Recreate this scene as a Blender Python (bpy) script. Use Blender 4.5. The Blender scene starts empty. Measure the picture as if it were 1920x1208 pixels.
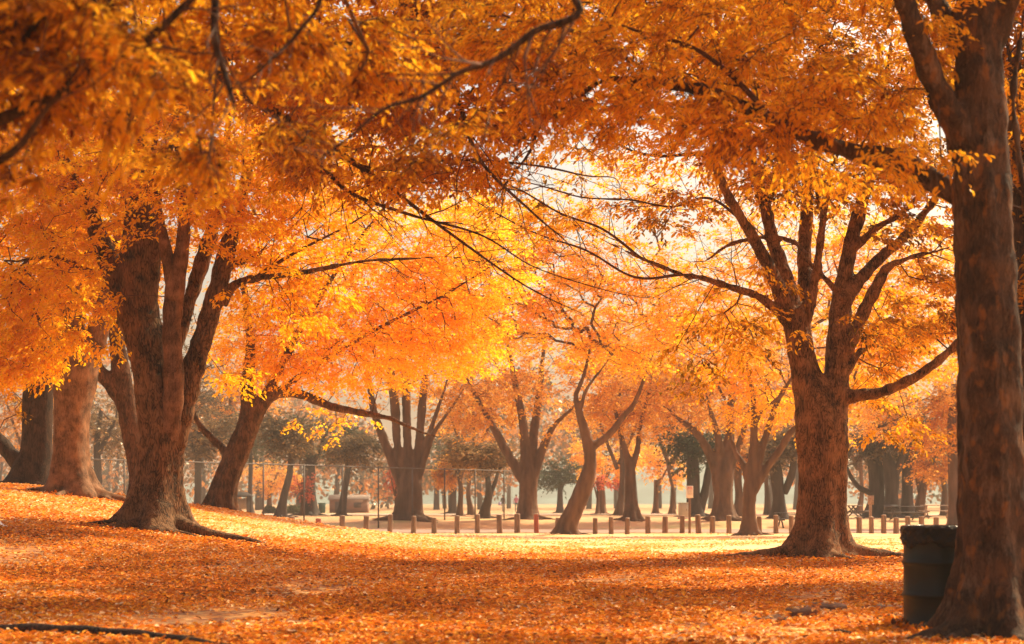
import bpy, math, random
import numpy as np
from mathutils import Vector

R = math.radians
rng = np.random.default_rng(11)
random.seed(11)
S = bpy.context.scene
C = S.collection

# ------------------------------------------------------------------ camera
FPX = 3200.0            # focal length in photo pixels (1920 wide)
CAMZ = 1.10
HY = 940.0              # horizon row in the photo
cam_d = bpy.data.cameras.new('camera')
cam = bpy.data.objects.new('camera', cam_d); C.objects.link(cam)
cam.location = (0, 0, CAMZ); cam.rotation_euler = (R(90), 0, 0)
cam_d.sensor_width = 36; cam_d.lens = 36 * FPX / 1920
cam_d.shift_y = (HY - 604) / 1920
cam_d.clip_start = 0.1; cam_d.clip_end = 3000
cam_d.dof.use_dof = True; cam_d.dof.focus_distance = 33; cam_d.dof.aperture_fstop = 2.3
S.camera = cam

# ------------------------------------------------------------------ world + sun
SUN_EL, SUN_AZ = R(46), R(48)          # azimuth clockwise from +Y (behind the trees, to the right)
w = bpy.data.worlds.new('World'); S.world = w; w.use_nodes = True
nt = w.node_tree; nt.nodes.clear()
sky = nt.nodes.new('ShaderNodeTexSky'); sky.sky_type = 'NISHITA'; sky.sun_disc = False
sky.sun_elevation = SUN_EL; sky.sun_rotation = SUN_AZ
sky.air_density = 1.0; sky.dust_density = 6.0; sky.ozone_density = 0.6
tint = nt.nodes.new('ShaderNodeMix'); tint.data_type = 'RGBA'; tint.blend_type = 'MULTIPLY'
tint.inputs[0].default_value = 1.0; tint.inputs[7].default_value = (1.0, 0.90, 0.76, 1)
bg = nt.nodes.new('ShaderNodeBackground'); bg.inputs[1].default_value = 0.15
wo = nt.nodes.new('ShaderNodeOutputWorld')
nt.links.new(sky.outputs[0], tint.inputs[6]); nt.links.new(tint.outputs[2], bg.inputs[0]); nt.links.new(bg.outputs[0], wo.inputs[0])
sun_d = bpy.data.lights.new('sun', 'SUN'); sun_d.energy = 5.0; sun_d.angle = R(0.6); sun_d.color = (1.0, 0.84, 0.52)
sun = bpy.data.objects.new('sun', sun_d); C.objects.link(sun)
sv = Vector((math.sin(SUN_AZ) * math.cos(SUN_EL), math.cos(SUN_AZ) * math.cos(SUN_EL), math.sin(SUN_EL)))
sun.rotation_euler = sv.to_track_quat('Z', 'Y').to_euler(); sun.location = (10, 20, 40)
S.view_settings.view_transform = 'Standard'; S.view_settings.look = 'None'
S.view_settings.gamma = 1; S.view_settings.exposure = 0.58
S.cycles.max_bounces = 8; S.cycles.diffuse_bounces = 4; S.cycles.transmission_bounces = 5
S.cycles.transparent_max_bounces = 6; S.cycles.volume_bounces = 0; S.cycles.glossy_bounces = 2
S.cycles.sample_clamp_indirect = 6; S.cycles.use_denoising = True

# ------------------------------------------------------------------ helpers
def sstep(t):
    t = np.clip(t, 0, 1); return t * t * (3 - 2 * t)
def g(x, y):
    """height of the ground"""
    x = np.asarray(x, float); y = np.asarray(y, float)
    h = 1.62 * sstep((-x + 0.2) / 15.0) * sstep((y - 14) / 28.0) * (1 - sstep((y - 47) / 22.0))
    h = h - 0.30 * sstep((y - 36) / 34.0) + 0.40 * sstep((y - 86.5) / 7.0) - 0.12 * sstep((y - 110) / 60)
    h = h - 0.045 * (1 - sstep((y - 18) / 12))
    h = h + 0.025 * np.sin(x * 0.9 + 1.3) * np.sin(y * 0.7) + 0.012 * np.sin(x * 2.3 + y * 1.1) - 0.01
    return h
def gz(x, y): return float(g(x, y))
def P(px, py, Y): return np.array([(px - 960) * Y / FPX, Y, CAMZ + (HY - py) * Y / FPX])
def PX(px, Y): return (px - 960) * Y / FPX

class Noise:
    def __init__(s, seed, scale, n=7):
        r = np.random.default_rng(seed)
        k = r.normal(size=(n, 3)); k /= np.linalg.norm(k, axis=1)[:, None]
        s.k = k * (2 * math.pi / scale) * r.uniform(0.6, 1.7, (n, 1)); s.p = r.uniform(0, 6.28, n)
    def __call__(s, X): return np.sin(X @ s.k.T + s.p).mean(axis=1) * 1.9

def mesh_np(name, V, F, mat=None, parent=None, smooth=False, attrs=None, loc=None):
    """V (n,3), F (m,k) or list of such arrays; one mesh object"""
    if not isinstance(F, list): F = [F]
    F = [np.asarray(f, np.int32) for f in F if len(f)]
    V = np.asarray(V, np.float32)
    me = bpy.data.meshes.new(name)
    me.vertices.add(len(V)); me.vertices.foreach_set('co', V.ravel())
    nl = sum(f.size for f in F); npoly = sum(len(f) for f in F)
    me.loops.add(nl); me.loops.foreach_set('vertex_index', np.concatenate([f.ravel() for f in F]))
    tot = np.concatenate([np.full(len(f), f.shape[1], np.int32) for f in F])
    start = np.concatenate([[0], np.cumsum(tot)[:-1]]).astype(np.int32)
    me.polygons.add(npoly); me.polygons.foreach_set('loop_start', start)
    if smooth: me.polygons.foreach_set('use_smooth', np.ones(npoly, bool))
    if attrs:
        for k, a in attrs.items():
            at = me.attributes.new(k, 'FLOAT', 'FACE'); at.data.foreach_set('value', np.asarray(a, np.float32))
    me.update(calc_edges=True)
    if mat: me.materials.append(mat)
    o = bpy.data.objects.new(name, me); C.objects.link(o)
    if parent: o.parent = parent
    if loc is not None: o.location = loc
    return o

class MB:
    """collects boxes, tubes and lathes into one mesh"""
    def __init__(s): s.v = []; s.f3 = []; s.f4 = []; s.n = 0
    def add(s, V, q=None, t=None):
        V = np.asarray(V, float)
        if q is not None and len(q): s.f4.append(np.asarray(q, int) + s.n)
        if t is not None and len(t): s.f3.append(np.asarray(t, int) + s.n)
        s.v.append(V); s.n += len(V); return s
    def box(s, c, d, rz=0, bev=0.0):
        c = np.array(c, float); hx, hy, hz = np.array(d, float) / 2
        b = min(bev, hx * .6, hy * .6, hz * .6)
        if b <= 0:
            V = np.array([[x, y, z] for z in (-hz, hz) for x, y in ((-hx, -hy), (hx, -hy), (hx, hy), (-hx, hy))])
            q = [(0, 3, 2, 1), (4, 5, 6, 7), (0, 1, 5, 4), (1, 2, 6, 5), (2, 3, 7, 6), (3, 0, 4, 7)]
        else:
            V = []
            for z, i in ((-hz, b), (-hz + b, 0), (hz - b, 0), (hz, b)):
                X, Yy = hx - i, hy - i
                V += [[-X + b, -Yy, z], [X - b, -Yy, z], [X, -Yy + b, z], [X, Yy - b, z], [X - b, Yy, z], [-X + b, Yy, z], [-X, Yy - b, z], [-X, -Yy + b, z]]
            V = np.array(V); q = []
            for k in range(3):
                for j in range(8): q.append((k * 8 + j, k * 8 + (j + 1) % 8, k * 8 + 8 + (j + 1) % 8, k * 8 + 8 + j))
            q += [(0, 5, 2, 1), (0, 7, 6, 5), (2, 5, 4, 3), (24, 25, 26, 29), (24, 29, 30, 31), (26, 27, 28, 29)]
        cs, sn = math.cos(rz), math.sin(rz)
        V = V @ np.array([[cs, sn, 0], [-sn, cs, 0], [0, 0, 1]]) + c
        return s.add(V, q)
    def tube(s, pts, rad, sides=8, fn=None):
        pts = np.asarray(pts, float); n = len(pts); rad = np.broadcast_to(np.asarray(rad, float), (n,))
        T = np.gradient(pts, axis=0); T /= np.linalg.norm(T, axis=1)[:, None] + 1e-9
        a = np.array([1.0, 0, 0]) if abs(T[0][0]) < .9 else np.array([0, 1.0, 0])
        U = np.zeros_like(pts)
        for i in range(n):
            a = a - T[i] * (a @ T[i]); a /= np.linalg.norm(a) + 1e-9; U[i] = a
        W = np.cross(T, U)
        th = np.arange(sides) * 2 * math.pi / sides
        rr = rad[:, None] * np.ones(sides)
        if fn is not None: rr = fn(pts, th, rr)
        V = pts[:, None, :] + rr[..., None] * (np.cos(th)[None, :, None] * U[:, None, :] + np.sin(th)[None, :, None] * W[:, None, :])
        V = V.reshape(-1, 3)
        i = np.arange(n - 1)[:, None] * sides; j = np.arange(sides)[None, :]; j2 = (j + 1) % sides
        q = np.stack([i + j, i + j2, i + sides + j2, i + sides + j], -1).reshape(-1, 4)
        jj = np.arange(sides)
        t1 = np.stack([np.full(sides, n * sides), (jj + 1) % sides, jj], -1)
        b = (n - 1) * sides
        t2 = np.stack([np.full(sides, n * sides + 1), b + jj, b + (jj + 1) % sides], -1)
        V = np.vstack([V, pts[0], pts[-1]])
        return s.add(V, q, np.vstack([t1, t2]))
    def lathe(s, prof, c=(0, 0, 0), sides=32, fn=None):
        prof = np.asarray(prof, float); n = len(prof)
        th = np.arange(sides) * 2 * math.pi / sides
        r = prof[:, 0][:, None] * np.ones(sides); z = prof[:, 1][:, None] * np.ones(sides)
        if fn is not None: r, z = fn(r, z, th)
        V = np.stack([r * np.cos(th), r * np.sin(th), z], -1).reshape(-1, 3) + np.array(c, float)
        i = np.arange(n - 1)[:, None] * sides; j = np.arange(sides)[None, :]; j2 = (j + 1) % sides
        q = np.stack([i + j, i + j2, i + sides + j2, i + sides + j], -1).reshape(-1, 4)
        return s.add(V, q)
    def build(s, name, mat, parent=None, smooth=False, off=None):
        V = np.vstack(s.v)
        if off is not None: V = V - np.asarray(off, float)
        F = []
        if s.f4: F.append(np.vstack(s.f4))
        if s.f3: F.append(np.vstack(s.f3))
        return mesh_np(name, V, F, mat, parent, smooth)

def tag(o, label=None, cat=None, group=None, kind=None):
    if label: o['label'] = label
    if cat: o['category'] = cat
    if group: o['group'] = group
    if kind: o['kind'] = kind
    return o
def thing(name, label, cat, loc, rz=0, group=None):
    o = bpy.data.objects.new(name, None); C.objects.link(o); o.location = loc; o.rotation_euler = (0, 0, rz)
    return tag(o, label, cat, group)
def copy_tree(o, parent=None):
    c = o.copy(); C.objects.link(c); c.parent = parent
    for ch in list(o.children): copy_tree(ch, c)
    return c

def smooth_path(pts, sub=5):
    """Catmull-Rom through rows (any number of columns)"""
    p = np.asarray(pts, float); n = len(p)
    if n < 3: 
        t = np.linspace(0, 1, sub * (n - 1) + 1)[:, None]; return p[0] * (1 - t) + p[-1] * t
    q = np.vstack([2 * p[0] - p[1], p, 2 * p[-1] - p[-2]]); out = []
    for i in range(1, n):
        a, b, c, d = q[i - 1], q[i], q[i + 1], q[i + 2]
        for t in np.arange(sub) / sub:
            out.append(.5 * (2 * b + (c - a) * t + (2 * a - 5 * b + 4 * c - d) * t * t + (3 * b - a - 3 * c + d) * t ** 3))
    out.append(p[-1]); return np.array(out)

# ------------------------------------------------------------------ materials
def mat_new(name):
    m = bpy.data.materials.new(name); m.use_nodes = True; t = m.node_tree; t.nodes.clear()
    return m, t, t.nodes.new('ShaderNodeOutputMaterial')
def N(t, typ, **kw):
    n = t.nodes.new(typ)
    for k, v in kw.items():
        if k.startswith('i_'): n.inputs[int(k[2:]) if k[2:].isdigit() else k[2:].replace('_', ' ')].default_value = v
        else: setattr(n, k, v)
    return n
def ramp(t, fac, stops):
    r = t.nodes.new('ShaderNodeValToRGB'); e = r.color_ramp.elements
    while len(e) < len(stops): e.new(0.5)
    for el, (p, c) in zip(e, stops): el.position = p; el.color = (*c, 1)
    t.links.new(fac, r.inputs[0]); return r.outputs[0]
def simple(name, col, rough=0.7, metal=0.0, noise=0.25, scale=6.0, bump=0.15, spec=0.3, stretch=(1, 1, 1)):
    m, t, out = mat_new(name)
    b = N(t, 'ShaderNodeBsdfPrincipled'); b.inputs['Roughness'].default_value = rough; b.inputs['Metallic'].default_value = metal
    b.inputs['Specular IOR Level'].default_value = spec
    tc = N(t, 'ShaderNodeTexCoord'); mp = N(t, 'ShaderNodeMapping'); mp.inputs['Scale'].default_value = stretch
    t.links.new(tc.outputs['Object'], mp.inputs[0])
    n = N(t, 'ShaderNodeTexNoise'); n.inputs['Scale'].default_value = scale; n.inputs['Detail'].default_value = 6
    t.links.new(mp.outputs[0], n.inputs['Vector'])
    c = np.array(col)
    t.links.new(ramp(t, n.outputs[0], [(0.3, tuple(c * (1 - noise))), (0.7, tuple(np.minimum(c * (1 + noise), 1)))]), b.inputs['Base Color'])
    bp = N(t, 'ShaderNodeBump'); bp.inputs['Strength'].default_value = bump; bp.inputs['Distance'].default_value = 0.02
    t.links.new(n.outputs[0], bp.inputs['Height']); t.links.new(bp.outputs[0], b.inputs['Normal'])
    t.links.new(b.outputs[0], out.inputs[0]); return m

def bark(name, c0, c1, scale=1.0, patch=None, bump=0.8, cracks=True, pale=None):
    m, t, out = mat_new(name)
    b = N(t, 'ShaderNodeBsdfPrincipled'); b.inputs['Roughness'].default_value = 0.85; b.inputs['Specular IOR Level'].default_value = 0.25
    tc = N(t, 'ShaderNodeTexCoord'); mp = N(t, 'ShaderNodeMapping'); mp.inputs['Scale'].default_value = (1, 1, 0.24 if cracks else .3)
    t.links.new(tc.outputs['Object'], mp.inputs[0])
    wob = N(t, 'ShaderNodeTexNoise'); wob.inputs['Scale'].default_value = 5 * scale; wob.inputs['Detail'].default_value = 3
    t.links.new(mp.outputs[0], wob.inputs['Vector'])
    mixv = N(t, 'ShaderNodeMix', data_type='RGBA', blend_type='LINEAR_LIGHT'); mixv.inputs[0].default_value = 0.16
    t.links.new(mp.outputs[0], mixv.inputs[6]); t.links.new(wob.outputs['Color'], mixv.inputs[7])
    vo = N(t, 'ShaderNodeTexVoronoi', feature='DISTANCE_TO_EDGE'); vo.inputs['Scale'].default_value = 24 * scale; vo.inputs['Randomness'].default_value = 1.0
    t.links.new(mixv.outputs[2], vo.inputs['Vector'])
    n = N(t, 'ShaderNodeTexNoise'); n.inputs['Scale'].default_value = 15 * scale; n.inputs['Detail'].default_value = 8; n.inputs['Roughness'].default_value = 0.7
    t.links.new(mixv.outputs[2], n.inputs['Vector'])
    big = N(t, 'ShaderNodeTexNoise'); big.inputs['Scale'].default_value = 3.5; big.inputs['Detail'].default_value = 5
    t.links.new(tc.outputs['Object'], big.inputs['Vector'])
    cr = N(t, 'ShaderNodeMath', operation='SMOOTH_MIN'); cr.inputs[1].default_value = 0.16; cr.inputs[2].default_value = 0.05
    t.links.new(vo.outputs['Distance'], cr.inputs[0])
    h = N(t, 'ShaderNodeMath', operation='MULTIPLY_ADD'); h.inputs[1].default_value = 2.0 if cracks else 0.8
    t.links.new(cr.outputs[0], h.inputs[0]); t.links.new(n.outputs[0], h.inputs[2])
    s = N(t, 'ShaderNodeMath', operation='MULTIPLY_ADD'); s.inputs[1].default_value = 1.1; 
    t.links.new(big.outputs[0], s.inputs[0]); t.links.new(h.outputs[0], s.inputs[2])
    mr = N(t, 'ShaderNodeMapRange'); mr.inputs[1].default_value = .95 if cracks else .85; mr.inputs[2].default_value = 1.5 if cracks else 1.35
    t.links.new(s.outputs[0], mr.inputs[0])
    col = ramp(t, mr.outputs[0], [(0.0, c0), (0.55, tuple((np.array(c0) + np.array(c1)) / 2)), (1.0, c1)])
    if patch:
        pn = N(t, 'ShaderNodeTexNoise'); pn.inputs['Scale'].default_value = 8.0; pn.inputs['Detail'].default_value = 5; pn.inputs['Distortion'].default_value = .2
        mpp = N(t, 'ShaderNodeMapping'); mpp.inputs['Scale'].default_value = (1.3, 1.3, .75); mpp.inputs['Location'].default_value = (3, 1, 7)
        t.links.new(tc.outputs['Object'], mpp.inputs[0]); t.links.new(mpp.outputs[0], pn.inputs['Vector'])
        k = N(t, 'ShaderNodeMapRange'); k.inputs[1].default_value = 0.54; k.inputs[2].default_value = 0.66
        t.links.new(pn.outputs[0], k.inputs[0])
        mx = N(t, 'ShaderNodeMix', data_type='RGBA'); mx.inputs[7].default_value = (*patch, 1)
        k2 = N(t, 'ShaderNodeMath', operation='MULTIPLY'); k2.inputs[1].default_value = .75; t.links.new(k.outputs[0], k2.inputs[0])
        t.links.new(k2.outputs[0], mx.inputs[0]); t.links.new(col, mx.inputs[6]); col = mx.outputs[2]
    if pale:
        pn = N(t, 'ShaderNodeTexNoise'); pn.inputs['Scale'].default_value = 3.2; pn.inputs['Detail'].default_value = 5; pn.inputs['Roughness'].default_value = .7
        mpp = N(t, 'ShaderNodeMapping'); mpp.inputs['Scale'].default_value = (1.6, 1.6, .5)
        t.links.new(tc.outputs['Object'], mpp.inputs[0]); t.links.new(mpp.outputs[0], pn.inputs['Vector'])
        k = N(t, 'ShaderNodeMapRange'); k.inputs[1].default_value = 0.53; k.inputs[2].default_value = 0.70; k.inputs[4].default_value = .7
        t.links.new(pn.outputs[0], k.inputs[0])
        mx = N(t, 'ShaderNodeMix', data_type='RGBA'); mx.inputs[7].default_value = (*pale, 1)
        t.links.new(k.outputs[0], mx.inputs[0]); t.links.new(col, mx.inputs[6]); col = mx.outputs[2]
    t.links.new(col, b.inputs['Base Color'])
    bp = N(t, 'ShaderNodeBump'); bp.inputs['Strength'].default_value = bump; bp.inputs['Distance'].default_value = 0.045
    t.links.new(h.outputs[0], bp.inputs['Height']); t.links.new(bp.outputs[0], b.inputs['Normal'])
    t.links.new(b.outputs[0], out.inputs[0]); return m

def leaf(name, stops, trans=0.5, gloss=0.06):
    m, t, out = mat_new(name)
    at = N(t, 'ShaderNodeAttribute'); at.attribute_name = 'tone'
    col = ramp(t, at.outputs['Fac'], stops)
    d = N(t, 'ShaderNodeBsdfDiffuse'); tr = N(t, 'ShaderNodeBsdfTranslucent')
    t.links.new(col, d.inputs[0]); t.links.new(col, tr.inputs[0])
    mx = N(t, 'ShaderNodeMixShader'); mx.inputs[0].default_value = trans
    t.links.new(d.outputs[0], mx.inputs[1]); t.links.new(tr.outputs[0], mx.inputs[2])
    gl = N(t, 'ShaderNodeBsdfGlossy'); gl.inputs['Roughness'].default_value = 0.38; gl.inputs[0].default_value = (1, .93, .82, 1)
    lw = N(t, 'ShaderNodeLayerWeight'); lw.inputs[0].default_value = 0.25
    mu = N(t, 'ShaderNodeMath', operation='MULTIPLY'); mu.inputs[1].default_value = gloss; t.links.new(lw.outputs['Fresnel'], mu.inputs[0])
    mz = N(t, 'ShaderNodeMixShader'); t.links.new(mu.outputs[0], mz.inputs[0])
    t.links.new(mx.outputs[0], mz.inputs[1]); t.links.new(gl.outputs[0], mz.inputs[2])
    t.links.new(mz.outputs[0], out.inputs[0]); return m

M = {}
M['bark_fissured'] = bark('bark_fissured', (0.010, 0.005, 0.002), (0.25, 0.12, 0.05), .9)
M['bark_right'] = bark('bark_right', (0.014, 0.006, 0.002), (0.34, 0.155, 0.06), 1.0)
M['bark_smooth'] = bark('bark_smooth', (0.04, 0.018, 0.008), (0.28, 0.14, 0.07), 1.3, cracks=False, bump=.4)
M['bark_front'] = bark('bark_front', (0.008, 0.005, 0.003), (0.13, 0.065, 0.034), 1.5, patch=(0.26, 0.10, 0.025), cracks=False, bump=1.0, pale=(.30, .19, .12))
M['bark_dark'] = bark('bark_dark', (0.012, 0.006, 0.004), (0.09, 0.045, 0.026), .8)
M['bark_mid'] = bark('bark_mid', (0.022, 0.010, 0.006), (0.16, 0.075, 0.038), .8)
M['bark_far'] = simple('bark_far', (0.13, 0.068, 0.04), .9, noise=.45, scale=2.0, bump=.6, stretch=(2, 2, .4))
M['bark_far_dark'] = simple('bark_far_dark', (0.06, 0.045, 0.04), .9, noise=.4, scale=2.0, bump=.5, stretch=(2, 2, .4))
M['twig'] = simple('twig', (0.10, 0.045, 0.025), .85, noise=.4, scale=9)
M['leaf_gold'] = leaf('leaf_gold', [(0.0, (0.24, 0.07, 0.010)), (0.25, (0.66, 0.23, 0.014)), (0.55, (0.92, 0.48, 0.010)), (1.0, (0.97, 0.62, 0.018))])
M['leaf_bright'] = leaf('leaf_bright', [(0.0, (0.75, 0.20, 0.015)), (0.3, (0.93, 0.43, 0.012)), (0.6, (0.97, 0.56, 0.012)), (1.0, (1.0, 0.66, 0.04))], trans=.58)
M['leaf_rust'] = leaf('leaf_rust', [(0.0, (0.17, 0.04, 0.008)), (0.3, (0.52, 0.20, 0.012)), (0.65, (0.85, 0.41, 0.014)), (1.0, (0.95, 0.53, 0.03))], trans=.64)
M['leaf_olive'] = leaf('leaf_olive', [(0.0, (0.10, 0.06, 0.008)), (0.35, (0.40, 0.20, 0.012)), (0.65, (0.84, 0.40, 0.014)), (1.0, (0.95, 0.55, 0.03))], trans=.55)
M['leaf_peach'] = leaf('leaf_peach', [(0.0, (0.28, 0.13, 0.06)), (0.4, (0.70, 0.33, 0.08)), (0.75, (0.90, 0.46, 0.06)), (1.0, (0.95, 0.58, 0.10))], trans=.55)
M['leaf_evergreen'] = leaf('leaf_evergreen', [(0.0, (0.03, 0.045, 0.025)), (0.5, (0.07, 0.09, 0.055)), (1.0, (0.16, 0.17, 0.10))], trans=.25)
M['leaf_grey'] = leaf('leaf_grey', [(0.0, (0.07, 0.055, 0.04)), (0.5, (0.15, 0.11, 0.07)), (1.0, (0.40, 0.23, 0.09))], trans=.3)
M['leaf_red'] = leaf('leaf_red', [(0.0, (0.3, 0.05, 0.03)), (0.6, (0.60, 0.11, 0.07)), (1.0, (0.85, 0.25, 0.10))])
M['leaf_litter'] = leaf('leaf_litter', [(0.0, (0.12, 0.035, 0.012)), (0.22, (0.46, 0.115, 0.015)), (0.5, (0.86, 0.26, 0.015)), (0.75, (0.93, 0.38, 0.018)), (0.9, (0.96, 0.50, 0.11)), (1.0, (0.98, 0.73, 0.44))], trans=.22, gloss=.22)  # palest stops give the far strip its sunlit cream

# ------------------------------------------------------------------ ground
def axis_lines(lo, hi, d0, k, c=0.0):
    out = [c]; d = d0
    while out[-1] < hi: out.append(out[-1] + d); d = d0 * (1 + k * abs(out[-1] - c))
    neg = [c]; d = d0
    while neg[-1] > lo: neg.append(neg[-1] - d); d = d0 * (1 + k * abs(neg[-1] - c))
    return np.array(sorted(set(neg[1:] + out)))
gx = axis_lines(-600, 600, 0.22, 0.09); gy = axis_lines(-60, 1500, 0.22, 0.07, 22.0)
X, Y_ = np.meshgrid(gx, gy)
Z = g(X, Y_)
nz = Noise(5, 1.6, 12); nz2 = Noise(6, 0.7, 12)
XY = np.stack([X.ravel(), Y_.ravel(), np.zeros(X.size)], 1)
near = np.clip(1 - (Y_ - 30) / 40, 0, 1) * (np.abs(X) < 60)
Z = Z + (nz(XY) * .018 + nz2(XY) * .010).reshape(Z.shape) * near
V = np.stack([X, Y_, Z], -1).reshape(-1, 3)
nx, ny = len(gx), len(gy)
ii, jj = np.meshgrid(np.arange(nx - 1), np.arange(ny - 1)); a = (jj * nx + ii).ravel()
m, t, out = mat_new('leafy_earth')
b = N(t, 'ShaderNodeBsdfPrincipled'); b.inputs['Roughness'].default_value = .8; b.inputs['Specular IOR Level'].default_value = .25
tc = N(t, 'ShaderNodeTexCoord')
v1 = N(t, 'ShaderNodeTexVoronoi'); v1.inputs['Scale'].default_value = 11; t.links.new(tc.outputs['Object'], v1.inputs['Vector'])
n1 = N(t, 'ShaderNodeTexNoise'); n1.inputs['Scale'].default_value = .9; n1.inputs['Detail'].default_value = 6; t.links.new(tc.outputs['Object'], n1.inputs['Vector'])
n2 = N(t, 'ShaderNodeTexNoise'); n2.inputs['Scale'].default_value = .22; n2.inputs['Detail'].default_value = 5; t.links.new(tc.outputs['Object'], n2.inputs['Vector'])
sep = N(t, 'ShaderNodeSeparateColor'); t.links.new(v1.outputs['Color'], sep.inputs[0])
leafc = ramp(t, sep.outputs[0], [(0, (.20, .06, .02)), (.35, (.55, .17, .03)), (.7, (.85, .33, .05)), (1, (.95, .62, .25))])
soil = ramp(t, n1.outputs[0], [(.3, (.16, .075, .045)), (.7, (.42, .20, .12))])
k = N(t, 'ShaderNodeMapRange'); k.inputs[1].default_value = .38; k.inputs[2].default_value = .56; t.links.new(n1.outputs[0], k.inputs[0])
k.inputs[3].default_value = .35
mxl = N(t, 'ShaderNodeMix', data_type='RGBA'); t.links.new(k.outputs[0], mxl.inputs[0]); t.links.new(soil, mxl.inputs[6]); t.links.new(leafc, mxl.inputs[7])
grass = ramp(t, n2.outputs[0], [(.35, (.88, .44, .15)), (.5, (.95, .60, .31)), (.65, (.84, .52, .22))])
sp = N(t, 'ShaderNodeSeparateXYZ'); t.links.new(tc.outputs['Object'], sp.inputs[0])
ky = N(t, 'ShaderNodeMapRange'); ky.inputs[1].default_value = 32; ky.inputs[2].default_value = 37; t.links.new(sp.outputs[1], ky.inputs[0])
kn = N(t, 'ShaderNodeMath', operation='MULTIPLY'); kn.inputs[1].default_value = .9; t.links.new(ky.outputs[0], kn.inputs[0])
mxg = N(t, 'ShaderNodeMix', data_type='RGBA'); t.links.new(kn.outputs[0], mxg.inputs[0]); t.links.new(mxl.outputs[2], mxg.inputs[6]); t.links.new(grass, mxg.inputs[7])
kb = N(t, 'ShaderNodeMapRange'); kb.inputs[1].default_value = 70; kb.inputs[2].default_value = 78; t.links.new(sp.outputs[1], kb.inputs[0])
far_c = ramp(t, n2.outputs[0], [(.35, (.50, .23, .10)), (.5, (.66, .36, .18)), (.68, (.48, .36, .15))])
mxf = N(t, 'ShaderNodeMix', data_type='RGBA'); t.links.new(kb.outputs[0], mxf.inputs[0]); t.links.new(mxg.outputs[2], mxf.inputs[6]); t.links.new(far_c, mxf.inputs[7])
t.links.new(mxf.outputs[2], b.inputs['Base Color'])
bp = N(t, 'ShaderNodeBump'); bp.inputs['Strength'].default_value = .6; bp.inputs['Distance'].default_value = .03
t.links.new(sep.outputs[1], bp.inputs['Height']); t.links.new(bp.outputs[0], b.inputs['Normal']); t.links.new(b.outputs[0], out.inputs[0])
gr = mesh_np('ground', V, np.stack([a, a + 1, a + nx + 1, a + nx], 1), m, smooth=True)
tag(gr, kind='structure')

def sheet(name, x0, x1, y0, y1, mat, dz, wav=0.0, n=120, ny=10):
    xs = np.linspace(x0, x1, n); v = []
    for i in range(ny):
        f = i / (ny - 1); yy = y0 + (y1 - y0) * f + wav * np.sin(xs * .11 + 1) + wav * .3 * np.sin(xs * .7 + f * 5) * (f in (0, 1))
        v.append(np.stack([xs, yy, g(xs, yy) + dz], 1))
    V = np.vstack(v); ii, jj = np.meshgrid(np.arange(n - 1), np.arange(ny - 1)); a = (jj * n + ii).ravel()
    return tag(mesh_np(name, V, np.stack([a, a + 1, a + n + 1, a + n], 1), mat, smooth=True), kind='structure')
M['road'] = simple('road', (.36, .22, .17), .85, noise=.15, scale=1.5)
M['path_pale'] = simple('path_pale', (.62, .45, .36), .85, noise=.12, scale=.8)
sheet('road', -70, 70, 75.6, 85.2, M['road'], .02)
sheet('path', -120, 120, 128, 140, M['path_pale'], .03, wav=1.5)

# low teal bank added as a stand-in for far mist behind the park
hx = np.linspace(-500, 500, 160); prof = []
for f, yy in ((0, 640), (.5, 700), (1, 780), (0, 900)):
    prof.append(np.stack([hx, np.full(160, float(yy)), -1 + f * (17 + 5 * np.sin(hx * .013 + 1) + 3 * np.sin(hx * .05) + 1.0 * np.sin(hx * .31))], 1))
V = np.vstack(prof); ii, jj = np.meshgrid(np.arange(159), np.arange(3)); a = (jj * 160 + ii).ravel()
tag(mesh_np('mist_bank', V, np.stack([a, a + 1, a + 161, a + 160], 1), simple('mist_teal', (.16, .24, .22), .95, noise=.3, scale=.05), smooth=True), kind='structure')

# ------------------------------------------------------------------ leaves
def leaf_mesh(name, Pb, D, U, L, W, tone, mat, parent, off, hi=True):
    """folded leaves: base Pb, direction D, upward U"""
    D = D / (np.linalg.norm(D, axis=1)[:, None] + 1e-9)
    Sd = np.cross(D, U); Sd /= (np.linalg.norm(Sd, axis=1)[:, None] + 1e-9); U = np.cross(Sd, D)
    L = L[:, None]; W = W[:, None]; n = len(Pb); Pb = Pb - np.asarray(off, float)
    if hi:
        up = .22 * W * U
        v = [Pb, Pb + D * L * .32 + Sd * W * .5 + up, Pb + D * L * .68 + Sd * W * .42 + up - U * L * .04, Pb + D * L - U * L * .12,
             Pb + D * L * .68 - Sd * W * .42 + up - U * L * .04, Pb + D * L * .32 - Sd * W * .5 + up]
        V = np.stack(v, 1).reshape(-1, 3); b = np.arange(n)[:, None] * 6
        F = np.concatenate([b + np.array([0, 1, 2, 3]), b + np.array([0, 3, 4, 5])], 1).reshape(-1, 4)
        tone = np.repeat(tone, 2)
    else:
        v = [Pb, Pb + D * L * .45 + Sd * W * .55, Pb + D * L, Pb + D * L * .45 - Sd * W * .55]
        V = np.stack(v, 1).reshape(-1, 3); b = np.arange(n)[:, None] * 4; F = b + np.array([0, 1, 2, 3])
    return mesh_np(name, V, F, mat, parent, attrs={'tone': np.clip(tone, 0, 1)})

def rand_unit(n):
    v = rng.normal(size=(n, 3)); return v / np.linalg.norm(v, axis=1)[:, None]

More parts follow.
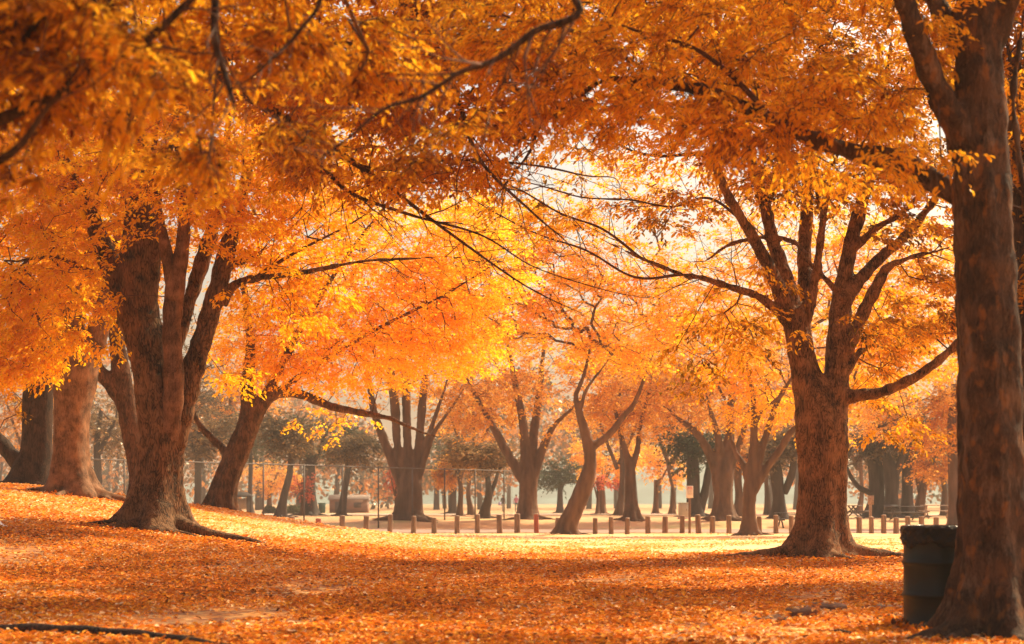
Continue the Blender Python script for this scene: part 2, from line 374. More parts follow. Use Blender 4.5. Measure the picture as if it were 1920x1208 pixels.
# ------------------------------------------------------------------ trees
def make_tree(name, label, Y, limbs, blobs, bmat, lmat, leafL=.10, K=40, sprayL=.55, tips=500, hi=True, remesh=0.0,
              roots=5, base_r=None, tone=(.55, .22), twig_r=.0035, group=None, flare=1.0, gap=-.25, nscale=1.6, depth=1.2,
              cat='tree', twiglets=False, droop=.35, thick_px=6.0, seed=1, spread=1.0, base_px=None, ldy=None, long_roots=(), toneslope=0.0, smooth_limbs=(), stubs=()):
    r_ = np.random.default_rng(seed)
    bpx = limbs[0][0][0] if base_px is None else base_px
    bx = PX(bpx, Y); bz = gz(bx, Y); base = np.array([bx, Y, bz])
    root = thing(name, label, cat, base, group=group)
    thick, thin, alt = MB(), MB(), MB(); nodes = []; nd_r = []
    sc = Y / FPX
    for li, lb in enumerate(limbs):
        n = len(lb)
        ddy = 0.0 if li == 0 else (ldy[li] if ldy else r_.uniform(-1, 1) * depth)
        start = lb[0][3] if len(lb[0]) > 3 else 0.0
        rows = []
        for i, q in enumerate(lb):
            f = i / max(1, n - 1)
            start = q[3] if len(q) > 3 else start; yy = Y + start + ddy * f ** 1.2
            p = P(q[0], q[1], yy)
            rows.append([*p, q[2] * yy / FPX])
        if li == 0:
            # start the trunk at the ground
            r0 = rows[0][3]; top = rows[1]
            rows[0] = [bx, Y, bz - .35, r0]
            rows.insert(1, [bx + (top[0] - bx) * .03, Y, bz + .02, r0])
            if top[2] - bz > 1.0: rows.insert(2, [bx + (top[0] - bx) * .30, Y, bz + .5, r0 * .9 + top[3] * .1])
        if li > 0 and li not in stubs and len(rows) > 1:
            a_, b_ = np.array(rows[-2]), np.array(rows[-1]); dv = (b_ - a_)[:3]; dv[2] += .1 * np.linalg.norm(dv)
            rows.append([*(b_[:3] + dv * .55), b_[3] * .55]); rows.append([*(b_[:3] + dv * .95 + r_.normal(size=3) * .12 * np.linalg.norm(dv)), b_[3] * .2])
        rows = smooth_path(rows, 6); rows[:, 3] = np.maximum(rows[:, 3], .004)
        pts, rad = rows[:, :3], rows[:, 3]
        ph = r_.uniform(0, 6.28, 5); kk = r_.integers(3, 7)
        if li == 0:
            def fn(p, th, rr):
                h = np.clip(p[:, 2] - bz, 0, 9)[:, None]
                lob = .5 + .5 * np.sin(kk * th[None, :] + ph[0] + h * .25)
                lob2 = .5 + .5 * np.sin((kk + 3) * th[None, :] + ph[1] - h * .5)
                e = np.exp(-h / (.28 * flare + .05)); e2 = np.exp(-h / (.95 * flare + .1))
                return rr * (1 + flare * e * (.35 + .55 * lob) + .22 * flare * e2 * lob + .07 * (lob - .5) + .05 * (lob2 - .5))
            thick.tube(pts, rad, 30 if remesh else 16, fn)
        else:
            rad = rad * (1 + .05 * np.sin(np.arange(len(rad)) * 1.7 + ph[0]))
            def fn2(p, th, rr):
                return rr * (1 + .06 * np.sin(3 * th[None, :] + ph[1] + np.arange(len(p))[:, None] * .12) + .035 * np.sin(7 * th[None, :] + ph[2]))
            if li in smooth_limbs: alt.tube(pts, rad, 20, fn2)
            elif lb[0][2] >= thick_px: thick.tube(pts, rad, 16 if remesh else 9, fn2)
            else: thin.tube(pts, rad, 7)
        if li > 0 and Y < 60 and li not in stubs:
            seg = np.linalg.norm(np.diff(pts, axis=0), axis=1).sum(); small = rad < 8.5 * sc
            for q_ in np.nonzero(small)[0][1:-1]:
                if r_.uniform() > min(.9, 2.6 * seg / len(pts) / (.5 + .006 * Y)): continue
                t0 = pts[q_ + 1] - pts[q_ - 1]; t0 /= np.linalg.norm(t0) + 1e-9; sd_ = np.cross(t0, r_.normal(size=3)); sd_ /= np.linalg.norm(sd_) + 1e-9
                dr_ = t0 * .8 + sd_ * .75; ln_ = r_.uniform(.35, 1.3) * (1 if Y > 20 else .55); r1 = min(rad[q_] * .5, .011)
                tw_ = [pts[q_]]; 
                for c_ in range(4): dr_ = dr_ + r_.normal(size=3) * .22; dr_ /= np.linalg.norm(dr_); tw_.append(tw_[-1] + dr_ * ln_ / 4)
                thin.tube(tw_, [r1, r1 * .8, r1 * .6, r1 * .42, r1 * .2], 5)
                for c_ in (2, 3):
                    d2 = dr_ + r_.normal(size=3) * .6; d2 /= np.linalg.norm(d2); thin.tube([tw_[c_], tw_[c_] + d2 * ln_ * .2, tw_[c_] + d2 * ln_ * .38 + r_.normal(size=3) * .03], [r1 * .5, r1 * .35, r1 * .15], 4)
        if li > 0 or len(limbs) == 1:
            seg = np.linalg.norm(np.diff(pts, axis=0), axis=1).sum(); m_ = max(3, int(seg / .35))
            idx = np.linspace(len(pts) * .25, len(pts) - 1, m_).astype(int)
            nodes.append(pts[idx]); nd_r.append(rad[idx])
    # roots
    r0 = limbs[0][0][2] * sc
    angs = [(2 * math.pi * k / max(1, roots) + r_.uniform(-.35, .35), r_.uniform(2.3, 4.6) * r0, r_.uniform(.26, .42)) for k in range(roots)]
    angs += [(a_, l_, .40) for a_, l_ in long_roots]
    for an, ln, rf in angs:
        pp = []
        for f in (0, .15, .3, .5, .75, 1.0):
            d = ln * f; wob = .22 * math.sin(f * 5 + an * 3) * f
            x_ = bx + math.cos(an + wob) * d; y_ = Y + math.sin(an + wob) * d
            hgt = .55 * r0 * math.exp(-f * 5) * 1.6 + .05 * (1 - f) - (.0 if f < .9 else .05)
            pp.append([x_, y_, gz(x_, y_) + hgt + .01 - .5 * r0 * rf * f * .3, max(.015, r0 * rf * (1 - .78 * f))])
        pp = smooth_path(pp, 4); thick.tube(pp[:, :3], pp[:, 3], 12 if remesh else 6)
    tr = thick.build('trunk', bmat, root, True, base)
    if alt.n: alt.build('limb', M['bark_smooth'], root, True, base)
    if remesh:
        md = tr.modifiers.new('fuse', 'REMESH'); md.mode = 'VOXEL'; md.voxel_size = remesh; md.use_smooth_shade = True
        ms = tr.modifiers.new('soft', 'SMOOTH'); ms.iterations = 5; ms.factor = .5
        tx = bpy.data.textures.get('lumps') or bpy.data.textures.new('lumps', 'CLOUDS'); tx.noise_scale = .22; tx.noise_depth = 2
        mdp = tr.modifiers.new('lump', 'DISPLACE'); mdp.texture = tx; mdp.strength = .06; mdp.mid_level = .5; mdp.texture_coords = 'LOCAL'
    nodes = np.vstack(nodes) if nodes else np.array([[bx, Y, bz + 3]])
    if not blobs: 
        if thin.n: thin.build('branches', M['twig'], root, True, base)
        return root
    # spray tips inside the crown blobs
    ns = Noise(seed * 7 + 3, nscale); ns2 = Noise(seed * 7 + 4, nscale * .4)
    wts = np.array([q[2] * q[3] * (q[4] if len(q) > 4 else 1.0) for q in blobs], float); wts /= wts.sum()
    T = []
    while sum(len(x) for x in T) < tips:
        m_ = tips
        bi = r_.choice(len(blobs), m_, p=wts)
        B = np.array([[q[0], q[1], q[2], q[3], (q[5] if len(q) > 5 else 0.0), (q[6] if len(q) > 6 else q[2])] for q in blobs])[bi]
        u = r_.normal(size=(m_, 3)); u /= np.linalg.norm(u, axis=1)[:, None]; rr = r_.uniform(0, 1, m_) ** (1 / 2.4); u *= rr[:, None]
        yy = Y + B[:, 4] + u[:, 1] * B[:, 5] * sc
        # centres are laid out once at the blob's own distance, offsets are in metres
        yc = Y + B[:, 4]
        x_ = (B[:, 0] - 960) * yc / FPX + u[:, 0] * B[:, 2] * sc
        z_ = CAMZ + (HY - B[:, 1]) * yc / FPX + u[:, 2] * B[:, 3] * sc
        q = np.stack([x_, yy, z_], 1)
        nn = ns(q * np.array([1, 1, 1.7])) * .75 + ns2(q) * .35
        q = q[(nn > gap) & (q[:, 2] > g(q[:, 0], q[:, 1]) + 1.0)]
        T.append(q)
        if len(T) > 60: break
    T = np.vstack(T)[:tips]; nt_ = len(T)
    # grow branches to the tips
    d0 = np.array([np.min(np.linalg.norm(nodes - q, axis=1)) for q in T]); T = T[np.argsort(d0)]
    cap = len(nodes) + nt_ * 14
    NP = np.zeros((cap, 3)); PL = np.zeros(cap); PA = np.full(cap, -1); nn = len(nodes); NP[:nn] = nodes
    n0 = nn; polys = []; tipn = []
    cen = nodes.mean(axis=0)
    for q in T:
        dd = np.linalg.norm(NP[:nn] - q, axis=1) + PL[:nn] * .22
        k = int(np.argmin(dd)); a_ = NP[k]; dist = np.linalg.norm(q - a_)
        m_ = int(min(12, max(1, dist / .45)))
        ids = [k]; bend = r_.normal(size=3) * .06 * dist + np.array([0, 0, .09 * dist])
        for f in range(1, m_ + 1):
            f = f / m_
            p = a_ * (1 - f) + q * f + bend * math.sin(math.pi * f) + (r_.normal(size=3) * .025 if f < 1 else 0)
            NP[nn] = p; PL[nn] = PL[ids[-1]] + dist / m_; PA[nn] = ids[-1]; ids.append(nn); nn += 1
        polys.append(ids); tipn.append(nn - 1)
    cnt = np.zeros(nn); cnt[tipn] += 1
    for i in range(nn - 1, n0 - 1, -1): cnt[PA[i]] += cnt[i]
    rads = twig_r * np.maximum(cnt, 1) ** .42
    for ids in polys:
        p = NP[ids]; rd = rads[ids].copy(); rd[0] = min(rd[0], rads[ids[1]] * 1.15)
        thin.tube(p, rd, 4 if rd[0] < .012 else 6)
    # leaves
    par = NP[PA[tipn]]; tp = NP[tipn]
    D = tp - par; D[:, 2] *= .35; D += (tp - cen) * .12 * np.array([1, 1, .2]) + r_.normal(size=D.shape) * .12
    D /= np.linalg.norm(D, axis=1)[:, None] + 1e-9
    base_tone = tone[0] + tone[1] * (ns(tp * .8 + 9) * .8 + r_.normal(size=nt_) * .55) + toneslope * (tp[:, 2] - cen[2])
    TW = 5
    ta = (np.arange(TW) - 2) * .5 + r_.uniform(-.2, .2, (nt_, TW)); tl = sprayL * r_.uniform(.55, 1.1, (nt_, TW))
    cs, sn = np.cos(ta), np.sin(ta)
    TD = np.stack([D[:, 0:1] * cs - D[:, 1:2] * sn, D[:, 0:1] * sn + D[:, 1:2] * cs, D[:, 2:3] + r_.normal(size=ta.shape) * .22], -1)
    TD /= np.linalg.norm(TD, axis=2)[..., None]
    n = nt_ * K; ti = np.repeat(np.arange(nt_), K); tw = r_.integers(0, TW, n); f = r_.uniform(0.02, 1, n)
    d = TD[ti, tw]; l = tl[ti, tw]
    pos = tp[ti] + d * (l * f)[:, None]; pos[:, 2] -= droop * l * f ** 2 * .7
    side = np.cross(d, [0, 0, 1.0]); side /= np.linalg.norm(side, axis=1)[:, None] + 1e-9
    sg = r_.choice([-1, 1], n)[:, None]
    ld = d * .75 + side * sg * .8 + r_.normal(size=(n, 3)) * .25; ld[:, 2] -= droop * r_.uniform(.5, 1.9, n)
    up = np.array([0, 0, 1.0]) + r_.normal(size=(n, 3)) * .45
    L = leafL * r_.uniform(.65, 1.2, n); pos += r_.normal(size=(n, 3)) * sprayL * .05
    tn = base_tone[ti] + r_.normal(size=n) * .16
    leaf_mesh('crown', pos, ld, up, L, L * .44 * spread, tn, lmat, root, base, hi)
    if twiglets:
        for i in range(nt_):
            for k in range(TW):
                ff = np.array([0, .5, 1.0])[:, None]; p = tp[i] + TD[i, k] * tl[i, k] * ff; p[:, 2] -= droop * tl[i, k] * ff[:, 0] ** 2 * .7
                thin.tube(p, [.0028, .002, .0012], 3)
    if thin.n: thin.build('branches', M['twig'], root, True, base)
    return root

exec_trees = []
# ---- left main tree
make_tree('autumn_tree', 'large many-stemmed tree with dark fissured bark and golden leaves on the left slope', 33, [
    [(290, 1005, 42), (297, 900, 37), (303, 820, 39), (297, 750, 41), (285, 690, 36), (268, 620, 35), (256, 540, 34), (256, 480, 31), (262, 420, 29), (262, 360, 26), (255, 240, 20), (250, 120, 12)],
    [(262, 650, 24), (226, 540, 22), (198, 475, 20), (160, 380, 14), (110, 280, 10), (70, 180, 6)],
    [(215, 515, 9), (165, 508, 6), (100, 480, 4.5), (30, 490, 3), (-30, 480, 2)],
    [(312, 880, 16, -.05), (318, 800, 19, -.22), (326, 720, 19, -.34), (323, 620, 17, -.38), (329, 545, 18, -.4), (343, 460, 13, -.5), (345, 390, 11), (335, 280, 8), (320, 160, 5)],
    [(327, 565, 12, -.42), (313, 480, 11), (299, 410, 8), (285, 320, 6), (300, 200, 4)],
    [(316, 830, 32), (343, 750, 25), (366, 680, 21), (387, 615, 19), (409, 540, 18), (426, 470, 17), (445, 400, 13), (470, 300, 9), (500, 200, 6)],
    [(322, 700, 10, .5), (338, 630, 11, .5), (356, 560, 13, .5), (380, 490, 15, .5), (398, 430, 13, .4), (420, 330, 9, .4), (430, 200, 5, .4)],
    [(415, 570, 11), (438, 535, 8.5), (480, 522, 7), (530, 517, 6), (600, 505, 5), (680, 490, 4), (760, 486, 3), (850, 482, 2), (930, 500, 1.5)],
    [(480, 522, 5), (505, 503, 4), (560, 470, 3), (640, 430, 2)],
    [(275, 560, 20), (285, 500, 17), (290, 420, 13), (300, 330, 9), (340, 220, 6)],
    [(425, 500, 10), (455, 490, 7), (478, 480, 6)],
  ], [(90, 430, 170, 110, 1), (60, 600, 110, 110, 1.1), (150, 300, 200, 120, 1.1), (250, 230, 210, 130, 1.2), (420, 290, 200, 130, 1.1), (500, 400, 170, 110, 1.2), (540, 560, 130, 75, .6),
      (430, 690, 60, 45, .45, 1.5), (190, 600, 60, 70, .5, -.6), (250, 40, 420, 180, .9), (600, 250, 170, 130, .7), (-120, 350, 160, 260, .7), (30, 690, 70, 55, .7), (300, 330, 170, 80, .8, -1.6), (200, 420, 90, 60, .4, -1.4), (420, 420, 90, 40, .3, -1.3), (120, 520, 100, 70, .6, -.8), (60, 640, 90, 60, .6, -.5)],
  M['bark_fissured'], M['leaf_gold'], leafL=.105, K=46, sprayL=.55, tips=2250, remesh=.03, smooth_limbs=(3, 4), tone=(.74, .20), ldy=[0, .6, -.5, .1, 0, .3, .9, -.4, -.2, .3, .5], long_roots=((-.42, 3.0), (3.5, 1.6), (-1.1, 1.5)), seed=3, gap=-.02, nscale=1.05, flare=1.25)

# ---- second left tree
make_tree('autumn_tree', 'pale smooth-barked tree with a swollen fork, second in from the left edge on the slope', 40, [
    [(137, 925, 32), (133, 850, 30), (136, 760, 33), (142, 700, 41), (140, 655, 40), (128, 600, 24), (122, 540, 16), (115, 450, 12), (100, 330, 8)],
    [(150, 690, 30), (178, 640, 22), (192, 590, 18), (205, 530, 14), (225, 430, 10), (240, 320, 6)],
    [(135, 640, 18), (150, 560, 14), (165, 480, 10), (170, 380, 6)],
  ], [(60, 560, 120, 90), (130, 430, 130, 130), (10, 700, 70, 50, .6), (200, 520, 80, 80, .5), (80, 250, 180, 140)],
  M['bark_smooth'], M['leaf_gold'], leafL=.115, K=40, tips=650, remesh=.04, tone=(.55, .2), seed=5, long_roots=((.15, 2.6), (3.0, 1.4)), flare=1.15)
make_tree('autumn_tree', 'dark rough trunk at the far left with one low limb leaning out of the picture', 47, [
    [(62, 905, 30), (70, 840, 27), (72, 750, 28), (76, 690, 27), (85, 600, 20), (95, 450, 13), (90, 300, 8)],
    [(50, 890, 17), (18, 850, 15), (-25, 805, 14), (-90, 740, 11), (-150, 640, 8)],
    [(80, 680, 16), (40, 600, 11), (0, 520, 7)],
  ], [(20, 620, 110, 100), (30, 740, 60, 40, .5), (80, 480, 140, 120), (-80, 640, 110, 110)],
  M['bark_dark'], M['leaf_olive'], leafL=.13, K=36, tips=520, tone=(.45, .2), seed=6, hi=False)
make_tree('autumn_tree', 'v-shaped dark tree between the pale trunk and the big left tree', 43, [
    [(270, 950, 20), (256, 860, 17), (240, 780, 18), (228, 700, 17), (220, 640, 15), (212, 560, 13), (200, 440, 8)],
    [(262, 850, 15), (240, 775, 15), (212, 725, 15), (182, 690, 13), (150, 640, 9), (120, 560, 6)],
    [(226, 640, 9), (205, 610, 7), (190, 560, 5)],
  ], [(220, 480, 130, 120), (160, 580, 80, 60, .6), (300, 420, 100, 100)],
  M['bark_mid'], M['leaf_olive'], leafL=.12, K=36, tips=350, tone=(.5, .2), seed=8, hi=False, remesh=.04)
# ---- leaning tree behind, with the long low limb
make_tree('autumn_tree', 'leaning brown tree with crooked side limb and long limb reaching right', 50, [
    [(413, 952, 21), (430, 885, 21), (455, 825, 21), (470, 775, 19), (464, 720, 13), (470, 640, 9), (455, 520, 6)],
    [(472, 790, 17), (492, 755, 14), (520, 737, 11), (562, 739, 9), (620, 762, 8), (680, 775, 6.5), (730, 785, 5), (790, 810, 3)],
    [(495, 750, 10), (530, 680, 8), (580, 590, 6), (650, 480, 4), (720, 390, 3)],
    [(428, 880, 9), (422, 848, 8), (398, 822, 7.5), (375, 798, 6), (362, 768, 4), (356, 720, 3)],
    [(520, 735, 7), (600, 680, 5), (700, 620, 4), (820, 560, 3), (920, 500, 2)],
  ], [(640, 640, 190, 100, 1.3), (520, 590, 130, 120, 1.0), (800, 600, 150, 120, 1.2), (680, 470, 220, 110, 1.0), (560, 690, 110, 45, .8), (720, 690, 90, 40, .4), (880, 480, 130, 110, .8), (615, 795, 85, 34, .3, 2), (440, 690, 60, 50, .4), (690, 350, 200, 90, .7), (860, 660, 90, 50, .6)],
  M['bark_mid'], M['leaf_bright'], leafL=.125, K=42, sprayL=.6, tips=2100, remesh=.04, toneslope=.022, tone=(.68, .24), seed=9, hi=False, twig_r=.004, gap=-.3)

# ---- right main tree
make_tree('autumn_tree', 'tall forked tree with rough reddish bark right of centre, one low limb', 33.5, [
    [(1538, 1052, 39), (1541, 980, 37), (1543, 900, 40), (1540, 800, 46), (1528, 750, 38), (1508, 690, 26), (1496, 620, 24), (1488, 580, 20)],
    [(1558, 810, 30), (1567, 730, 25), (1571, 650, 23), (1576, 570, 20), (1590, 480, 14), (1605, 420, 14), (1625, 350, 11), (1640, 270, 8), (1660, 150, 5)],
    [(1494, 620, 20), (1456, 530, 14), (1426, 470, 11.5), (1396, 420, 10), (1366, 370, 9), (1346, 320, 8), (1335, 270, 6), (1315, 180, 4)],
    [(1498, 620, 22), (1468, 510, 15), (1448, 450, 12), (1434, 380, 11.5), (1414, 320, 10), (1398, 260, 8), (1380, 160, 5)],
    [(1500, 640, 18, .3), (1510, 550, 15, .3), (1508, 480, 13.5, .3), (1513, 400, 12.5, .3), (1516, 330, 11, .3), (1522, 240, 8, .3), (1530, 120, 5, .3)],
    [(1512, 600, 12), (1530, 510, 9), (1540, 440, 7.5), (1546, 395, 7), (1558, 340, 4), (1575, 270, 3)],
    [(1545, 395, 5), (1532, 362, 4), (1526, 300, 3)],
    [(1480, 605, 14), (1455, 580, 9.5), (1420, 555, 8), (1375, 540, 7), (1325, 524, 6), (1280, 515, 5), (1240, 500, 4.5), (1200, 483, 3.4), (1120, 445, 2), (1040, 400, 1.3)],
    [(1512, 480, 6), (1490, 455, 5), (1450, 446, 4.5), (1400, 450, 4.5), (1360, 463, 4), (1330, 485, 3)],
    [(1568, 545, 6), (1545, 520, 5), (1522, 498, 4.5), (1503, 477, 4)],
    [(1582, 570, 14), (1612, 525, 12.5), (1650, 485, 11), (1690, 450, 9), (1730, 405, 8), (1780, 330, 6), (1820, 240, 4)],
    [(1588, 660, 14), (1612, 600, 13), (1640, 545, 12), (1662, 505, 9), (1700, 485, 5), (1760, 470, 3)],
    [(1598, 470, 9), (1640, 430, 7), (1690, 400, 5), (1740, 350, 4)],
    [(1585, 745, 15), (1612, 742, 12), (1650, 736, 10.5), (1700, 716, 10), (1745, 688, 9), (1800, 640, 8), (1860, 580, 6), (1930, 500, 4)],
    [(1592, 690, 9), (1612, 660, 6), (1625, 655, 4)],
    [(1330, 290, 4), (1290, 290, 3.5), (1240, 293, 3), (1190, 285, 2.5), (1150, 265, 2)],
    [(1400, 420, 3.4), (1330, 372, 2.6), (1260, 388, 2), (1180, 375, 1.7), (1090, 370, 1.4), (1000, 345, 1.2), (900, 330, 1)],
    [(1200, 483, 3), (1130, 430, 2.4), (1050, 400, 2), (960, 350, 1.6), (880, 345, 1.3)],
    [(1280, 515, 3), (1190, 520, 2.4), (1100, 470, 2), (1010, 440, 1.6), (930, 400, 1.3)],
  ], [(1230, 410, 120, 60, .35), (1130, 290, 120, 45, .4), (1230, 250, 90, 40, .4), (1020, 390, 150, 50, .35), (1250, 300, 90, 40, .3), (1400, 330, 120, 60, .5), (1550, 330, 150, 70, 1.0), (1700, 400, 90, 70, .8), (1400, 270, 130, 50, .35), (1420, 560, 90, 70, .45), (1340, 640, 100, 70, .55), (1640, 620, 110, 90, .9, 1.5), (1720, 560, 100, 80, .9), (1700, 800, 60, 25, .3), (1420, 200, 200, 90, .7),
      (1620, 210, 200, 110, .8), (1760, 330, 110, 90, .6), (1860, 560, 100, 150, .9), (1880, 380, 100, 200, .8), (1330, 720, 60, 26, .25), (1450, 700, 60, 40, .3), (1560, 620, 70, 30, .3, -1.2), (1400, 60, 400, 140, .8), (1650, 720, 80, 40, .5, 2), (1500, -80, 520, 140, 1.0, -2, 420)],  # last blob, above the frame, added to shade the foreground
  M['bark_right'], M['leaf_olive'], leafL=.11, K=42, tips=2600, remesh=.033, tone=(.62, .30), seed=12, stubs=(9, 14), long_roots=((-.12, 3.0), (3.35, 2.6), (-1.2, 1.3)), gap=-.1, ldy=[0, .5, -1.6, 1.0, 1.4, -.8, .4, -1.2, .6, -.4, .9, -.9, .5, -1.5, .4, .5, -1.0, -.5, .8], flare=1.25)

# ---- front right tree
make_tree('autumn_tree', 'thick nearest trunk at the right edge with peeling orange patches, beside the drum', 14.4, [
    [(1866, 1190, 66), (1864, 1100, 60), (1862, 1000, 57), (1858, 850, 57), (1853, 650, 56), (1848, 500, 55), (1840, 350, 53), (1838, 220, 49), (1836, 100, 45), (1834, -40, 41), (1830, -300, 34), (1840, -700, 22)],
    [(1842, 330, 42), (1800, 245, 30), (1764, 180, 25), (1734, 110, 22), (1708, 40, 21), (1684, -40, 19), (1640, -160, 18), (1560, -330, 12)],
    [(1830, 390, 22, .3), (1760, 345, 20, .3), (1690, 302, 21, .3), (1620, 290, 19, .3), (1540, 268, 16, .3), (1470, 238, 14, .3), (1400, 205, 13, .3), (1320, 172, 12, .3), (1230, 155, 10, .3), (1140, 150, 8, .3), (1080, 185, 5, .3), (1010, 240, 4, .3)],
    [(1845, 160, 22), (1790, 60, 18), (1700, -60, 15), (1500, -200, 12), (1200, -330, 8)],
    [(1860, 100, 20), (1920, -60, 15), (2050, -300, 10)],
    [(1460, 236, 6, .3), (1380, 150, 5, .3), (1300, 90, 4, .3), (1200, 60, 3, .3)],
    [(1240, 155, 5, .3), (1160, 100, 4.5, .3), (1080, 60, 4, .3), (980, 40, 3, .3)],
    [(1880, 760, 12), (1905, 690, 10), (1925, 600, 9), (1930, 450, 8), (1912, 300, 7), (1900, 180, 6), (1915, 60, 5)],
  ], [(1300, 90, 260, 70, 1.0, .5), (1180, 190, 200, 60, .9, .2), (1420, 240, 170, 50, .9, .3), (1600, 170, 160, 80, .9, .2), (1560, 330, 170, 45, .5, 2.5), (1040, 130, 160, 70, .8), (1250, -60, 500, 90, 1.0, .5, 500), (900, 60, 180, 90, .7), (1900, -450, 900, 200, .4, 3, 700), (900, -420, 700, 160, .3, 3, 600),
      (1700, 290, 90, 50, .5, -.6), (1750, 60, 120, 70, .5), (1500, -260, 700, 120, .6, 0, 700), (1920, 150, 60, 120, .4, 2)],
  M['bark_front'], M['leaf_rust'], leafL=.072, K=32, sprayL=.32, tips=2000, remesh=.022, tone=(.74, .26), seed=15, long_roots=((3.55, 1.3), (5.4, .8)), twiglets=True, twig_r=.0022,
  ldy=[0, -.8, .3, .8, -.6, .2, .3, .5], gap=.14, nscale=.7, flare=1.1, droop=.5, thick_px=7)

# ---- overhanging tree out of frame on the left, out of focus
make_tree('autumn_tree', 'out-of-focus dark orange boughs hanging into the top left corner from a tree beyond the frame', 8.6, [
    [(-900, 1400, 110), (-880, 900, 95), (-840, 300, 85), (-800, -200, 60), (-760, -900, 35)],
    [(-840, 200, 40), (-500, -20, 28), (-200, 250, 18), (60, 200, 11), (180, 130, 9), (280, 70, 8), (390, -30, 6), (520, -140, 4)],
    [(-820, -100, 40), (-400, -260, 30), (0, -220, 20), (330, -120, 12), (398, -20, 8), (402, 70, 7), (422, 140, 6), (432, 175, 5)],
    [(-820, -200, 38), (-300, -420, 28), (300, -380, 20), (800, -200, 13), (1080, 0, 8), (1000, 60, 7.5), (930, 112, 6.5), (860, 138, 5.5), (790, 182, 4.5), (720, 205, 3.6), (650, 262, 2.6)],
    [(-100, 230, 9), (0, 130, 7), (80, 30, 6), (160, -60, 4)],
    [(-840, 0, 36), (-450, 200, 26), (-200, 330, 16), (0, 300, 8), (90, 200, 5)],
    [(300, -380, 12), (500, -150, 8), (600, -20, 5), (560, 60, 4), (500, 120, 3)],
  ], [(60, 60, 240, 130, 1.2, 0, 160), (200, 150, 200, 80, .8, 0, 160), (10, 300, 90, 60, .5, 0, 120), (470, 60, 200, 100, .7, 1.5), (700, 110, 190, 100, .7, 3), (-200, 100, 200, 200, .8), (350, -150, 600, 120, .9, 1.0, 500), (900, -120, 300, 90, .6, 2.5), (360, 290, 100, 60, .4, 1.5),
      (560, 250, 110, 70, .4, 4), (800, 290, 100, 40, .25, 4), (860, 230, 120, 40, .3, 4)],
  M['bark_dark'], M['leaf_rust'], leafL=.07, K=30, sprayL=.30, tips=760, tone=(.50, .30), seed=17, twiglets=True, twig_r=.0022, base_px=-900, roots=4, gap=-.15, nscale=.7, droop=.5, depth=.5, toneslope=-.02)

# second layer, between the front boughs and the left main tree
make_tree('autumn_tree', 'spreading orange canopy across the upper middle from a trunk standing beyond the top-left frame', 21, [
    [(-420, 1120, 60), (-410, 700, 55), (-380, 300, 45), (-340, -100, 30), (-300, -500, 16)],
    [(-390, 330, 34), (-150, 130, 26), (100, 60, 20), (350, 120, 15), (560, 240, 8), (700, 330, 5), (820, 420, 3), (960, 520, 1.8), (1030, 560, 1.2)],
    [(-370, 200, 34), (0, -120, 26), (400, -120, 20), (700, -40, 14), (900, 120, 9), (1000, 200, 5), (1000, 270, 3), (960, 330, 2)],
    [(560, 240, 6), (640, 350, 4), (760, 400, 3), (900, 440, 2), (1000, 500, 1.4), (1120, 540, 1)],
    [(380, 120, 9), (500, 90, 7), (640, 80, 5), (760, 120, 4)],
    [(700, -40, 9), (800, 60, 7), (860, 190, 5), (900, 300, 3.5), (1000, 400, 2.2)],
    [(590, 265, 4), (650, 300, 3.5), (720, 318, 3), (850, 300, 2.4), (1000, 310, 2.2), (1100, 330, 1.6)],
  ], [(480, 130, 170, 100, .9), (650, 200, 150, 110, 1.0), (800, 120, 170, 100, 1.0), (600, 300, 100, 60, .5), (700, 360, 100, 45, .4), (900, 230, 120, 80, .8), (620, 20, 400, 90, .9, 0, 300), (1000, 60, 200, 90, .8), (850, 320, 120, 60, .6), (1060, 190, 130, 60, .6), (900, -160, 700, 120, .7, 1, 400)],  # last blob, out of view overhead, added for shade on the ground
  M['bark_mid'], M['leaf_rust'], leafL=.085, K=40, sprayL=.42, tips=1800, tone=(.64, .24), seed=19, twig_r=.003, base_px=-420, roots=4, gap=.06, nscale=.9, droop=.5, depth=.8)
# tree past the right edge
make_tree('autumn_tree', 'dark trunk showing as a sliver at the right edge behind the nearest trunk', 25, [
    [(1975, 1090, 40), (1960, 900, 34), (1945, 750, 30), (1930, 600, 26), (1928, 450, 22), (1920, 300, 16), (1905, 120, 10)],
    [(1930, 560, 18), (1912, 460, 13), (1900, 360, 10), (1895, 200, 6)],
  ], [(1930, 300, 90, 140), (1960, 550, 70, 120), (1900, 100, 120, 120), (2060, 400, 160, 300), (1900, -160, 420, 150, .9, 0, 420), (2350, 0, 350, 220, .9, 0, 400), (1500, -260, 350, 120, .6, 2, 350)],  # wide off-frame blobs enlarge this crown to shade the leafy foreground
  M['bark_dark'], M['leaf_olive'], leafL=.12, K=40, sprayL=.6, tips=1900, tone=(.5, .24), seed=21)

